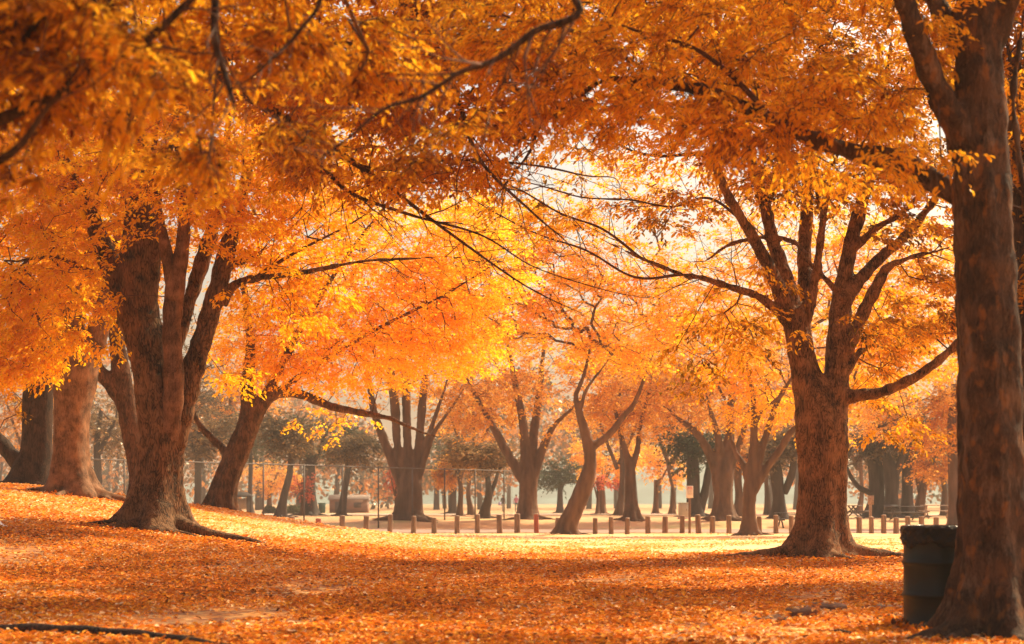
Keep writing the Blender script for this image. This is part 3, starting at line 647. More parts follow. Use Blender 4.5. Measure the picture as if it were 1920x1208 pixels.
# ---- middle distance trees
mid = [
 ('tall vase-shaped tree with five stems behind the wooden bollards at the end of the fence', 93, [
    [(768, 981, 25), (769, 930, 24), (768, 900, 21), (765, 850, 9), (763, 800, 8), (760, 720, 8), (750, 620, 5)],
    [(756, 912, 12), (734, 862, 9.5), (716, 815, 8.5), (702, 775, 7), (690, 700, 5)],
    [(760, 900, 11), (745, 835, 7.5), (740, 760, 9), (728, 660, 6)],
    [(774, 900, 10), (785, 835, 7.5), (792, 760, 8), (800, 680, 5)],
    [(780, 900, 10), (800, 845, 6.5), (818, 805, 4), (850, 760, 3)],
    [(790, 862, 8), (806, 810, 5), (830, 740, 3)]],
    [(760, 690, 130, 65), (860, 740, 80, 45, .8), (670, 760, 50, 40, .6), (800, 610, 140, 70), (740, 540, 150, 80)], 'bark_far', 'leaf_peach', .60),
 ('vase-shaped tree with four upright stems left of the crooked leaning trunk', 94, [
    [(990, 981, 18), (990, 930, 17), (991, 890, 17), (985, 850, 10), (980, 790, 8), (966, 720, 6), (950, 640, 4)],
    [(982, 900, 11), (958, 862, 9), (935, 820, 8), (908, 772, 5), (880, 720, 4)],
    [(995, 890, 12), (1000, 820, 9), (1010, 750, 7), (1018, 670, 4)],
    [(1000, 895, 10), (1018, 840, 8), (1038, 800, 5), (1068, 770, 3)]],
    [(940, 740, 100, 60), (1030, 720, 100, 60), (990, 640, 130, 70), (900, 790, 50, 40, .6), (1050, 800, 50, 30, .5)], 'bark_far', 'leaf_peach', .60),
 ('crooked leaning grey tree with one bent limb, rooted just in front of the bollards', 73, [
    [(1062, 999, 17), (1078, 955, 16), (1096, 912, 16), (1107, 870, 12), (1103, 835, 11), (1094, 800, 9), (1084, 765, 6.5), (1080, 742, 5), (1094, 705, 4), (1110, 640, 3)],
    [(1104, 838, 10), (1125, 828, 7), (1148, 808, 7), (1168, 782, 6), (1190, 755, 5), (1215, 690, 3)],
    [(1088, 770, 5), (1100, 730, 3.5), (1130, 690, 2.5)]],
    [(1120, 650, 100, 50, .8), (1200, 640, 90, 60, .8), (1160, 330, 110, 45, .5), (1290, 360, 80, 40, .4), (960, 600, 110, 70, 1), (1060, 540, 120, 70, 1), (940, 440, 120, 80, 1), (1060, 420, 100, 60, .7), (1180, 520, 110, 80, .9), (1210, 400, 70, 45, .35), (860, 540, 90, 70, .7)], 'bark_far', 'leaf_bright', .68),
 ('slim y-forked tree between two bollards left of the white sign', 92, [
    [(1186, 984, 14), (1182, 930, 11), (1181, 880, 10), (1172, 845, 6), (1164, 815, 5), (1150, 750, 3)],
    [(1184, 880, 7), (1196, 840, 5.5), (1200, 800, 4), (1215, 740, 3)]],
    [(1180, 770, 80, 45), (1230, 720, 90, 60), (1140, 780, 40, 30, .5), (1180, 680, 120, 60)], 'bark_far', 'leaf_peach', .62),
 ('broad vase-shaped pinkish trunk right behind the bollards next to the white sign', 93, [
    [(1356, 981, 20), (1356, 930, 17), (1356, 885, 20), (1368, 820, 9), (1370, 760, 7), (1380, 690, 4)],
    [(1348, 895, 12), (1330, 850, 9), (1306, 812, 7), (1272, 785, 4)],
    [(1352, 880, 10), (1346, 820, 7), (1332, 770, 4)],
    [(1362, 890, 10), (1380, 850, 7), (1396, 800, 5)]],
    [(1320, 760, 90, 50), (1260, 800, 50, 30, .5), (1340, 690, 120, 60), (1420, 780, 70, 50), (1380, 620, 110, 60)], 'bark_far', 'leaf_peach', .62),
 ('four-limbed tree standing alone in front of the bollards just left of the big forked tree', 70, [
    [(1405, 1005, 15), (1404, 960, 12), (1407, 910, 13), (1411, 860, 9), (1414, 800, 7), (1412, 745, 5), (1400, 680, 3)],
    [(1402, 905, 7), (1394, 872, 6), (1378, 845, 5), (1366, 800, 3)],
    [(1414, 900, 9), (1430, 840, 7), (1445, 790, 6.5), (1462, 745, 5), (1490, 700, 3)],
    [(1414, 920, 9), (1440, 875, 7.5), (1464, 842, 7), (1482, 812, 6.5), (1510, 790, 5), (1560, 765, 3)],
    [(1414, 800, 5), (1430, 770, 4), (1455, 750, 4)]],
    [(1420, 770, 60, 40, .7), (1480, 740, 80, 50), (1400, 690, 90, 50), (1540, 790, 50, 40), (1300, 600, 110, 70, 1), (1330, 490, 100, 70, .8), (1450, 560, 120, 80, 1), (1430, 430, 90, 50, .5), (1580, 520, 110, 80, .9), (1700, 580, 110, 90, 1), (1640, 680, 120, 60, .9), (1560, 430, 120, 60, .7), (1680, 460, 110, 60, .7), (1440, 400, 70, 40, .3), (1740, 490, 80, 50, .6), (1780, 640, 80, 70, .7)], 'bark_far', 'leaf_bright', .66),
 ('tall straight brown trunk just left of the drum and nearest trunk', 86, [
    [(1792, 985, 14), (1790, 930, 12), (1788, 860, 11), (1785, 800, 9), (1790, 720, 6)],
    [(1792, 900, 7), (1806, 850, 6), (1820, 780, 4)]],
    [(1760, 800, 70, 60), (1820, 740, 80, 60), (1740, 870, 30, 30, .5), (1690, 780, 80, 40)], 'bark_far', 'leaf_peach', .60),
]
for i, (lab, Y, limbs, blobs, bm, lm, tn) in enumerate(mid):
    make_tree('autumn_tree', lab, Y, limbs, blobs, M[bm], M[lm], leafL=.17 if lm == 'leaf_bright' else .20, K=36, sprayL=.9, tips=1500 if lm == 'leaf_bright' else 430, hi=False, remesh=.06 if i != 3 else .05,
              tone=(tn, .2), seed=40 + i, twig_r=.006, gap=-.2, nscale=2.6, thick_px=3.5, depth=1.5, roots=5, flare=.75)

far = [
 ('dark grey double trunk under a dark evergreen crown behind the white sign', 112, [[(1302, 976, 15), (1300, 930, 13), (1299, 870, 12), (1290, 820, 8)], [(1310, 965, 9), (1322, 920, 8), (1330, 870, 6)]],
   [(1300, 850, 45, 35), (1280, 820, 40, 30), (1330, 830, 35, 30)], 'leaf_evergreen', .4),
 ('dark trunk with a limb drooping left, leftmost of the shaded grove', 104, [[(1642, 980, 17), (1644, 930, 14), (1642, 880, 14), (1630, 840, 10)], [(1635, 925, 6), (1612, 915, 5), (1596, 895, 4), (1585, 870, 3)]],
   [(1640, 830, 45, 40), (1600, 850, 30, 22), (1680, 810, 50, 40)], 'leaf_grey', .35),
 ('y-forked dark trunk in the middle of the shaded grove', 103, [[(1673, 976, 14), (1672, 930, 12), (1672, 890, 14), (1660, 850, 8)], [(1676, 895, 9), (1690, 860, 7), (1700, 820, 5)]],
   [(1670, 820, 50, 35), (1700, 790, 50, 40)], 'leaf_grey', .4),
 ('straight narrow dark trunk at the right of the shaded grove', 105, [[(1702, 976, 12), (1701, 930, 10), (1702, 870, 10), (1705, 820, 7)], [(1702, 880, 6), (1716, 850, 5)]],
   [(1700, 820, 40, 40), (1730, 830, 35, 30)], 'leaf_evergreen', .5),
 ('slender leaning tree with thin forked limbs left of the pale picnic table', 108, [[(1722, 974, 10), (1728, 930, 8), (1738, 880, 6), (1750, 840, 4)], [(1726, 925, 5), (1716, 885, 4), (1708, 860, 3)]],
   [(1750, 850, 40, 35), (1720, 860, 30, 25)], 'leaf_peach', .5),
 ('tall dark straight trunk behind the fence under a grey crown', 125, [[(581, 958, 14), (580, 920, 11), (579, 870, 11), (578, 820, 9)], [(580, 880, 6), (600, 840, 5)]],
   [(590, 830, 60, 40), (550, 810, 50, 35), (630, 820, 50, 30)], 'leaf_evergreen', .6),
 ('slanting pale tree with a small fork behind the fence, left of the tall dark trunk', 108, [[(527, 966, 9), (533, 930, 7), (543, 890, 6), (545, 860, 5)], [(543, 880, 4), (552, 865, 3)]],
   [(545, 830, 45, 30), (520, 800, 50, 30)], 'leaf_grey', .5),
 ('slim grey trunk behind the fence just right of the big left trunk', 115, [[(371, 958, 8), (372, 920, 7), (371, 860, 6), (374, 810, 4)], [(371, 870, 4), (362, 840, 3)]],
   [(370, 830, 45, 35), (400, 800, 50, 35)], 'leaf_grey', .55),
 ('thin dark trunk behind the roofed kiosk', 135, [[(470, 955, 5), (469, 920, 4), (470, 870, 4), (468, 830, 3)]],
   [(480, 840, 45, 30), (450, 810, 45, 30)], 'leaf_evergreen', .7),
 ('twisting small v-forked tree just left of the two walkers', 100, [[(907, 975, 9), (916, 930, 7), (914, 895, 5), (906, 880, 4), (895, 870, 2)], [(916, 935, 5), (928, 905, 4), (936, 880, 3), (948, 870, 2)]],
   [(920, 860, 55, 30), (880, 850, 40, 30, .6)], 'leaf_grey', .7),
 ('sloping brown trunk in the gap between the fence posts left of the brown shed', 118, [[(640, 962, 7), (646, 920, 6), (652, 880, 5), (648, 840, 3)], [(650, 890, 4), (664, 860, 3)]],
   [(660, 840, 50, 35), (690, 850, 35, 30)], 'leaf_grey', .6),
 ('pale green-grey tree in the gap between the two vase-shaped trees', 150, [[(848, 957, 7), (850, 910, 6), (852, 860, 5)], [(850, 890, 4), (862, 850, 3)]],
   [(850, 840, 50, 50), (830, 880, 35, 22), (880, 870, 35, 22), (850, 790, 40, 35)], 'leaf_evergreen', .95),
 ('slim brown trunk right of the first vase-shaped tree, behind the fence', 120, [[(862, 960, 5), (864, 920, 4.5), (860, 880, 4)], [(862, 900, 4), (872, 870, 3)]],
   [(865, 870, 30, 22), (840, 890, 20, 15)], 'leaf_peach', .5),
 ('dark green rounded tree low between the four-stemmed tree and the crooked tree', 160, [[(1050, 957, 6), (1050, 930, 5), (1050, 900, 4)], [(1050, 925, 3), (1060, 900, 2)]],
   [(1035, 895, 38, 24), (1060, 880, 35, 24)], 'leaf_evergreen', .55),
 ('orange-leaved tree with a short dark trunk behind the y-forked tree', 140, [[(1128, 962, 7), (1128, 930, 7), (1126, 900, 5)], [(1128, 915, 4), (1140, 890, 3)]],
   [(1130, 880, 45, 28), (1110, 850, 40, 25), (1160, 860, 40, 28)], 'leaf_peach', .8),
 ('bright orange tree filling the gap left of the white sign', 150, [[(1229, 960, 5), (1230, 930, 4.5), (1230, 900, 4)], [(1230, 915, 3), (1245, 890, 2)]],
   [(1240, 870, 50, 32), (1210, 850, 40, 25), (1260, 890, 30, 20)], 'leaf_peach', .9),
 ('dark wide trunk in the gap just left of the big forked tree', 100, [[(1462, 972, 13), (1460, 930, 11), (1456, 890, 12), (1450, 850, 8)], [(1470, 925, 7), (1484, 890, 7), (1490, 850, 5)]],
   [(1460, 850, 50, 30), (1490, 830, 40, 30)], 'leaf_grey', .5),
 ('leaning grey trunk glimpsed right of the broad vase-shaped trunk', 110, [[(1384, 972, 8), (1386, 930, 7), (1384, 890, 7), (1392, 850, 5)], [(1384, 900, 4), (1372, 870, 3)]],
   [(1390, 850, 40, 25)], 'leaf_peach', .6),
 ('orange tree with a low round crown behind the roofed kiosk', 165, [[(505, 955, 5), (505, 930, 4), (505, 900, 3)], [(505, 920, 3), (515, 900, 2)]],
   [(505, 895, 50, 30), (540, 905, 35, 22)], 'leaf_peach', .75),
 ('hazy grey tree glimpsed between the pale trunk and the big left tree', 112, [[(182, 965, 9), (184, 900, 8), (182, 830, 6), (190, 770, 4)], [(184, 850, 5), (205, 810, 4)]],
   [(190, 790, 60, 50), (230, 830, 40, 40), (150, 780, 50, 50)], 'leaf_grey', .7),
 ('small dark-stemmed tree at the right beyond the pale picnic table', 120, [[(1770, 968, 6), (1771, 925, 5), (1768, 890, 4)], [(1770, 915, 3), (1760, 885, 3)]],
   [(1765, 870, 35, 28), (1740, 850, 30, 25)], 'leaf_peach', .6),
]
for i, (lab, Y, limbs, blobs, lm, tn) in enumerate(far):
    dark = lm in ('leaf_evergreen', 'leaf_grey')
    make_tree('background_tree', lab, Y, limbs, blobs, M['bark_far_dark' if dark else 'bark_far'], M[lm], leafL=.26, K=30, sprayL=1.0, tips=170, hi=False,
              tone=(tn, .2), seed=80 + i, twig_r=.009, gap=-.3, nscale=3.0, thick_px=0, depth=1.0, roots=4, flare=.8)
for i, (lab, Y, px, blobs) in enumerate([
    ('small red-leaved tree behind the fence left of the tall dark trunk', 120, 566, [(566, 915, 22, 24), (572, 895, 18, 16)]),
    ('small red-leaved tree peeping out left of the first vase-shaped tree', 118, 742, [(740, 900, 16, 26), (748, 880, 14, 16)]),
    ('little red-leaved tree left of the short dark trunk', 135, 1120, [(1128, 905, 22, 14), (1150, 905, 14, 12)])]):
    make_tree('red_leaved_tree', lab, Y, [[(px, 960, 3), (px + 1, 930, 2.5), (px, 905, 2)], [(px, 930, 2), (px + 6, 905, 1.5)], [(px, 935, 2), (px - 6, 910, 1.5)]], blobs, M['bark_far'], M['leaf_red'],
              leafL=.2, K=26, sprayL=.6, tips=45, hi=False, tone=(.6, .4), seed=130 + i, twig_r=.006, roots=3, thick_px=1, depth=.4)

k = 0
row = [(60, 128, .45, 'leaf_peach', 'hazy tree behind the fence left of the pale trunk'), (316, 124, .5, 'leaf_grey', 'hazy tree behind the big left trunk'), (430, 140, .5, 'leaf_peach', 'hazy tree behind the leaning brown trunk'),
       (884, 128, .7, 'leaf_peach', 'hazy trunk left of the twisting v-forked tree'),
       (1160, 122, .6, 'leaf_peach', 'hazy trunk left of the slim y-forked tree'), (1260, 134, .75, 'leaf_peach', 'hazy trunk in the bright gap left of the dark double trunk'),
       (1440, 126, .7, 'leaf_peach', 'hazy trunk behind the four-limbed tree'), (1540, 130, .6, 'leaf_peach', 'hazy tree hidden behind the big forked trunk'), (1610, 138, .8, 'leaf_peach', 'hazy orange-crowned tree in the gap right of the big forked trunk'), (1850, 128, .7, 'leaf_peach', 'hazy tree behind the nearest trunk'), (1915, 118, .6, 'leaf_peach', 'hazy tree at the right edge of the picture')]
for i, (px, Y, tn, lm, lab) in enumerate(row):
    q = 96.0 / Y * 1.3; w_ = 3.2 + (i * 7 % 5) * .7
    make_tree('background_tree', lab, Y, [[(px, 960, w_ + 2), (px + 6 - i % 4 * 4, 920, w_), (px - 9 + i % 5 * 4, 860, w_ * .9), (px + 4, 800, w_ * .7), (px, 700, 3)], [(px - 2, 880, 4), (px - 22, 830, 3), (px - 40, 780, 2)], [(px, 870, 4), (px + 24, 820, 3), (px + 45, 770, 2)]],
              [(px - 30, 770, 75, 50), (px + 40, 740, 75, 55), (px, 680, 80, 50), (px + 10, 820, 55, 22, .5), (px - 20, 620, 70, 50, .8)], M['bark_far'], M[lm], leafL=.27, K=34, sprayL=1.1, tips=430, hi=False,
              tone=(tn, .22), seed=160 + i, twig_r=.009, gap=-.3, nscale=3.0, thick_px=0, depth=2.0, roots=4, flare=.8)

# distant wood: one mass nobody could count
n = 90000
wx = rng.uniform(-150, 150, n); wy = rng.uniform(215, 300, n)
ppx = wx / wy * FPX + 960
hz_ = 11 + 4 * np.sin(wx * .09) + 3 * np.sin(wx * .23 + 2) + 2 * np.sin(wx * .51)
gapm = np.exp(-((ppx - 1270) / 260) ** 2)
low = 1.5 + 6.5 * gapm + 1.2 * np.sin(wx * .4)
wz = low + (hz_ + 4 - low) * rng.uniform(0, 1, n) ** .8
pos = np.stack([wx, wy, wz], 1); nn = Noise(77, 7.0, 10)(pos)
keep = nn > -.35; pos = pos[keep]; tn = np.clip(.45 + .35 * Noise(78, 16.0)(pos) + rng.normal(size=len(pos)) * .12, 0, 1)
mw, t, out = mat_new('distant_foliage')
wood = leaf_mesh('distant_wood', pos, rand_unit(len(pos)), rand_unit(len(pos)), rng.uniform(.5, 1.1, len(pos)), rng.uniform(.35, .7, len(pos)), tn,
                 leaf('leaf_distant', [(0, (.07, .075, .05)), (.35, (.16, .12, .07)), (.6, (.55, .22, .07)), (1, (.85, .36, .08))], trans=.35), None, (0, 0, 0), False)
bpy.data.materials.remove(mw)
tag(wood, 'hazy grey and orange wood far off behind the park', 'wood', kind='stuff')
mb = MB()
for i in range(70):
    yy = random.uniform(215, 290); xx = random.uniform(-.5, .5) * yy * .75 
    mb.tube([(xx, yy, -.4), (xx + random.uniform(-.3, .3), yy, 4), (xx + random.uniform(-.8, .8), yy, 9)], [random.uniform(.3, .6), .3, .15], 7)
tag(mb.build('distant_wood_stems', M['bark_far_dark'], smooth=True), 'hazy stems of the far wood', 'wood', kind='stuff')

# ------------------------------------------------------------------ fallen leaves
SLABS = [(2.72, 3.02, 16.55, 17.25, .085), (3.1, 3.4, 17.3, 17.9, .08), (2.3, 2.66, 16.1, 16.7, .05), (3.6, 4.18, 18.05, 18.55, .045)]
def litter(n, y0, y1, L, half, seed, pw=1.0):
    r_ = np.random.default_rng(seed)
    y = y0 + (y1 - y0) * r_.uniform(0, 1, n) ** pw; x = r_.uniform(-1, 1, n) * (y * .30 + half) + 0
    q = np.stack([x, y, np.zeros(n)], 1)
    nn = Noise(seed, 2.4, 9)(q * np.array([.8, .45, 1])) * .7 + Noise(seed + 1, .9, 9)(q) * .3
    keep = nn > -.36 + r_.normal(size=n) * .2 - .25 * sstep((y - 26) / 8) + .75 * sstep((y - 33.5 - .6 * np.sin(x * .8)) / 3) * sstep((x + 3.5) / 5) + .55 * sstep((y - 55) / 15); q = q[keep]; nn = nn[keep]; n = len(q)
    q[:, 2] = g(q[:, 0], q[:, 1]) + r_.uniform(.004, .035, n) + .012
    for (xa, xb, ya, yb, hh) in SLABS:
        in_ = (q[:, 0] > xa) & (q[:, 0] < xb) & (q[:, 1] > ya) & (q[:, 1] < yb) & (r_.uniform(size=n) < .35); q[in_, 2] += hh
    th = r_.uniform(0, 6.28, n); d = np.stack([np.cos(th), np.sin(th), r_.normal(size=n) * .28], 1)
    up = np.stack([r_.normal(size=n) * .38, r_.normal(size=n) * .38, np.ones(n)], 1)
    tn = .53 + .16 * Noise(seed + 2, 3.0)(q) + r_.normal(size=n) * .25
    tn = tn + .42 * sstep((q[:, 1] - 34 - .35 * q[:, 0]) / 5) * (.35 + .65 * sstep((q[:, 0] + 9.5) / 4))  # sunlit strip put into the leaf tone: paler beyond the shaded foreground
    return q, d, up, L * r_.uniform(.6, 1.25, n), tn
def drift(cx, cy, r0, n, seed, h=.10):
    r_ = np.random.default_rng(seed); th = r_.uniform(0, 6.28, n); d = r0 * (1.25 + .25 * np.sin(th * 3 + seed)) + np.abs(r_.normal(size=n)) * r0 * .9
    x = cx + np.cos(th) * d; y = cy + np.sin(th) * d
    z = g(x, y) + .01 + h * np.exp(-(d - r0 * 1.2) / (r0 * .6)) * r_.uniform(.2, 1, n) * (.5 + .5 * np.sin(th * 4 + seed))
    return np.stack([x, y, z], 1), rand_unit(n) * [1, 1, .6], rand_unit(n) * .7 + [0, 0, 1], .075 * r_.uniform(.6, 1.3, n), .42 + r_.normal(size=n) * .25
parts = [drift(PX(290, 33), 33, .50, 3500, 401), drift(PX(1538, 33.5), 33.5, .50, 3500, 402), drift(PX(1866, 14.4), 14.4, .36, 1800, 403, .07), drift(PX(137, 40), 40, .5, 1800, 404), drift(PX(1757, 15.3), 15.3, .26, 900, 405, .05),
         drift(PX(413, 50), 50, .4, 900, 406)]
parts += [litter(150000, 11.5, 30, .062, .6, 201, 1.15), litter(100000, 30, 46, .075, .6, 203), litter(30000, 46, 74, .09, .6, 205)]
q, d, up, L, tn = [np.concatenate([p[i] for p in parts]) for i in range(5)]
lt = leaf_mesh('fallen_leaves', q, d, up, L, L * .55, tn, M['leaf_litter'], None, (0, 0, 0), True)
tag(lt, 'orange fallen leaves covering the ground', 'fallen leaves', kind='stuff')

# ------------------------------------------------------------------ bollards
M['wood_post'] = simple('wood_post', (.21, .13, .09), .85, noise=.4, scale=7, bump=.5, stretch=(2, 2, .3))
M['wood_red'] = simple('wood_red', (.34, .09, .06), .8, noise=.35, scale=7, bump=.5, stretch=(2, 2, .3))
M['wood_cut'] = simple('wood_cut', (.42, .28, .19), .85, noise=.3, scale=14)
def bollard_mesh(mat, h=.80, r=.115):
    root = bpy.data.objects.new('bollard', None); C.objects.link(root)
    mb = MB(); mb.lathe([(r * 1.02, -.25), (r * 1.03, 0), (r, .3), (r * .98, h - .05), (r * .93, h - .015)], sides=14)
    mb.build('post', mat, root, True)
    mc = MB(); mc.lathe([(r * .93, h - .015), (r * .8, h + .003), (.001, h + .012)], sides=14); mc.build('top', M['wood_cut'], root, False)
    return root
bpx = [547, 598, 642, 686, 731, 775, 814, 857, 895, 937, 970, 1006, 1045, 1077, 1116, 1146, 1176, 1215, 1247, 1279, 1310, 1336, 1367, 1424, 1455, 1484, 1587, 1611, 1634, 1657, 1680, 1703, 1728, 1755]
proto = bollard_mesh(M['wood_post']); protor = bollard_mesh(M['wood_red'])
used = [False, False]
BL = {547: 'dark bollard mostly hidden behind the leafy rise, leftmost of the row', 598: 'short red-brown bollard with a pale top behind the leafy rise', 642: 'bollard just right of the short red-brown bollard',
      686: 'bollard standing in line with a tall fence post', 731: 'bollard immediately left of the five-stemmed tree', 775: 'bollard in front of the five-stemmed tree trunk', 814: 'bollard at the right root of the five-stemmed tree',
      857: 'second bollard right of the five-stemmed tree', 895: 'bollard below the twisting v-forked tree', 937: 'bollard below the walker in dark clothes', 970: 'bollard at the left foot of the four-stemmed vase tree',
      1006: 'reddish bollard at the right foot of the four-stemmed vase tree', 1045: 'bollard half hidden by the left side of the crooked leaning trunk', 1077: 'bollard half hidden by the right side of the crooked leaning trunk',
      1116: 'first bollard clear to the right of the crooked leaning tree', 1146: 'bollard second right of the crooked leaning tree', 1176: 'bollard directly before the slim y-forked trunk', 1215: 'bollard first right of the slim y-forked tree',
      1247: 'bollard midway between the slim y-forked tree and the white sign', 1279: 'bollard close left of the white sign, before the grey cabinet', 1310: 'bollard close right of the white sign', 1336: 'bollard at the left of the broad pinkish trunk',
      1367: 'bollard at the right of the broad pinkish trunk', 1424: 'bollard right beside the lone four-limbed tree', 1455: 'bollard midway between the four-limbed tree and the big forked tree', 1484: 'bollard just left of the big forked tree trunk',
      1587: 'bollard just right of the big forked tree trunk', 1611: 'bollard second right of the big forked trunk', 1634: 'bollard below the brown wooden signpost', 1657: 'bollard first right of the brown wooden signpost',
      1680: 'bollard just left of the drum, second right of the signpost', 1703: 'bollard top peeping over the left rim of the drum', 1728: 'bollard top showing above the middle of the drum', 1755: 'bollard top showing above the right part of the drum'}
for i, px in enumerate(bpx):
    Y = 74.2 + .5 * math.sin(i * .3)
    if px in (598, 1006): src, k = protor, 1
    else: src, k = proto, 0
    o = src if not used[k] else copy_tree(src); used[k] = True
    if px == 598: Y = 72.0
    x = PX(px, Y); o.location = (x, Y, gz(x, Y) - (.12 if px == 598 else random.uniform(0, .05)))
    o.rotation_euler = (random.uniform(-.05, .05), random.uniform(-.05, .05), random.uniform(0, 6)); o.scale = (random.uniform(.9, 1.12),) * 2 + (random.uniform(.9, 1.08),)
    tag(o, BL[px], 'bollard', 'wooden bollards in a row along the road')
for px, Y in ((547, 73),): pass

# ------------------------------------------------------------------ chain-link fence
M['galv'] = simple('galvanised', (.13, .10, .085), .6, .2, noise=.15, scale=5)
fa = np.array([PX(120, 70), 70.0]); fb = np.array([PX(962, 99), 99.0])
fl = np.linalg.norm(fb - fa); fz = 2.85
ft = thing('chain_link_fence', 'tall chain-link fence with thin steel posts running behind the leafy rise', 'fence', (fa[0], fa[1], gz(*fa)))
foff = np.array([fa[0], fa[1], gz(*fa)])
def fpt(s, z): p = fa + (fb - fa) * s / fl; return (p[0], p[1], z)
m1 = MB(); m1.tube([fpt(s, fz) for s in np.linspace(0, fl, 12)], .028, 8); m1.build('top_rail', M['galv'], ft, True, foff)
ns_ = int(fl / 3.0)
for k in range(ns_ + 1):
    s = min(fl, k * 3.0 + .4); p = fpt(s, 0); mp_ = MB(); z0 = gz(p[0], p[1])
    mp_.tube([(p[0], p[1], z0 - .2), (p[0], p[1], fz + .02)], .04, 8)
    mp_.lathe([(.045, fz + .02), (.03, fz + .06), (.001, fz + .075)], (p[0], p[1], 0), 8)
    mp_.build('post', M['galv'], ft, True, foff)
mw_ = MB()
H = 2.9; sp_ = .14
for sg in (1, -1):
    s = -H
    while s < fl:
        s0, s1 = (s, s + H); a0, a1 = max(0, s0), min(fl, s1)
        if a1 > a0 + .05:
            z0 = (a0 - s0); z1 = (a1 - s0)
            if sg < 0: z0, z1 = H - z0, H - z1
            mw_.tube([fpt(a0, fz - H + z0), fpt(a1, fz - H + z1)], .0028, 3)
        s += sp_
mw_.build('wire_mesh', M['galv'], ft, False, foff)

# ------------------------------------------------------------------ steel drum
M['drum'] = simple('drum_paint', (.006, .011, .010), .40, .0, noise=.3, scale=5, bump=.12, spec=.25)
M['rust'] = simple('drum_rust', (.22, .07, .03), .8, noise=.4, scale=12)
m, t, out = mat_new('bin_liner')
b = N(t, 'ShaderNodeBsdfPrincipled'); b.inputs['Base Color'].default_value = (.004, .0035, .004, 1); b.inputs['Roughness'].default_value = .2; b.inputs['Specular IOR Level'].default_value = .3
tc = N(t, 'ShaderNodeTexCoord'); mp = N(t, 'ShaderNodeMapping'); mp.inputs['Scale'].default_value = (1, 1, 1.6); mp.inputs['Rotation'].default_value = (.5, .3, 0)
n_ = N(t, 'ShaderNodeTexNoise'); n_.inputs['Scale'].default_value = 9; n_.inputs['Detail'].default_value = 4; n_.inputs['Distortion'].default_value = 1.6
t.links.new(tc.outputs['Object'], mp.inputs[0]); t.links.new(mp.outputs[0], n_.inputs['Vector'])
bp = N(t, 'ShaderNodeBump'); bp.inputs['Strength'].default_value = 1.0; bp.inputs['Distance'].default_value = .05
t.links.new(n_.outputs[0], bp.inputs['Height']); t.links.new(bp.outputs[0], b.inputs['Normal']); t.links.new(b.outputs[0], out.inputs[0])
M['liner'] = m
DY = 15.3; dx = PX(1757, DY); dz = gz(dx, DY) - .02
dr = thing('trash_drum', 'dark green steel drum used as a litter bin, black plastic liner folded over its rim', 'trash can', (dx, DY, dz), R(20))
rr = .295
prof = [(.001, .02), (rr - .01, .02), (rr + .006, .0), (rr + .008, .02), (rr, .035)]
for zc in (.31, .60):
    prof += [(rr, zc - .035), (rr + .006, zc - .02), (rr + .016, zc - .006), (rr + .016, zc + .006), (rr + .006, zc + .02), (rr, zc + .035)]
prof += [(rr, .885), (rr + .010, .895), (rr + .012, .908), (rr + .004, .918), (rr - .012, .91), (rr - .014, .86), (rr - .014, .1), (.001, .09)]
def dent(r, z, th):
    return r * (1 - .012 * np.exp(-((z - .45) / .08) ** 2) * np.exp(-((th[None, :] - 4.2) / .35) ** 2)), z
mb = MB(); mb.lathe(prof, sides=72, fn=dent); o = mb.build('body', M['drum'], dr, True)
lp = [(rr - .03, .55), (rr - .02, .80), (rr - .008, .918), (rr + .004, .930), (rr + .020, .925), (rr + .028, .90), (rr + .022, .87), (rr + .019, .84), (rr + .022, .80), (rr + .014, .765), (rr + .008, .752)]
def crinkle(r, z, th):
    r = r.copy(); z = z.copy(); n = len(r); i = np.arange(n)[:, None]
    w_ = np.clip((i - 10) / 8, 0, 1)
    r += w_ * (.008 * np.sin(th[None, :] * 17 + i * .8) + .006 * np.sin(th[None, :] * 29 - i * 1.1) + .004 * np.sin(th * 7)[None, :])
    z += np.clip((i - 18) / 10, 0, 1) * (.022 * np.sin(th * 5 + 1)[None, :] + .012 * np.sin(th * 13)[None, :])
    
    return r, z
mb = MB(); mb.lathe(smooth_path(lp, 3), sides=120, fn=lambda r, z, th: crinkle(r, z, th)); mb.build('bin_liner', M['liner'], dr, True)

# ------------------------------------------------------------------ signs
M['sign_white'] = simple('sign_white', (.75, .70, .68), .5, noise=.06, scale=4)
M['sign_red'] = simple('sign_red', (.55, .08, .07), .5, noise=.1)
M['sign_grey'] = simple('sign_grey', (.30, .26, .26), .5, noise=.1)
sY = 73.6; sx = PX(1293, sY); sz = gz(sx, sY)
st = thing('park_sign', 'small white notice plate with faint red and grey lines on a wooden post', 'sign', (sx, sY, sz))
mb = MB(); mb.box((0, 0, .77), (.10, .10, 1.94), bev=.008); mb.build('post', M['wood_post'], st)
mb = MB(); mb.box((0, -.066, 1.80), (.30, .016, .52), bev=.004); pl = mb.build('sign_plate', M['sign_white'], st)
mb = MB()
for z, w_ in ((2.00, .2), (1.93, .22)): mb.box((0, -.0765, z), (w_, .004, .03))
mb.build('red_lines', M['sign_red'], pl)
mb = MB()
for z, w_ in ((1.84, .2), (1.79, .16), (1.74, .2), (1.68, .14)): mb.box((0, -.0765, z), (w_, .004, .016))
mb.build('grey_lines', M['sign_grey'], pl)
sY = 87.5; sx = PX(1632, sY); sz = gz(sx, sY)
st = thing('signpost', 'brown wooden signpost with an upright board seen behind the bollards in the grove', 'sign', (sx, sY, sz))
mb = MB(); mb.box((0, 0, .68), (.13, .13, 1.76), bev=.01); mb.build('post', M['wood_cut'], st)
mb = MB(); mb.box((0, -.09, 1.42), (.31, .05, .46), bev=.01); mb.build('board', M['wood_cut'], st)
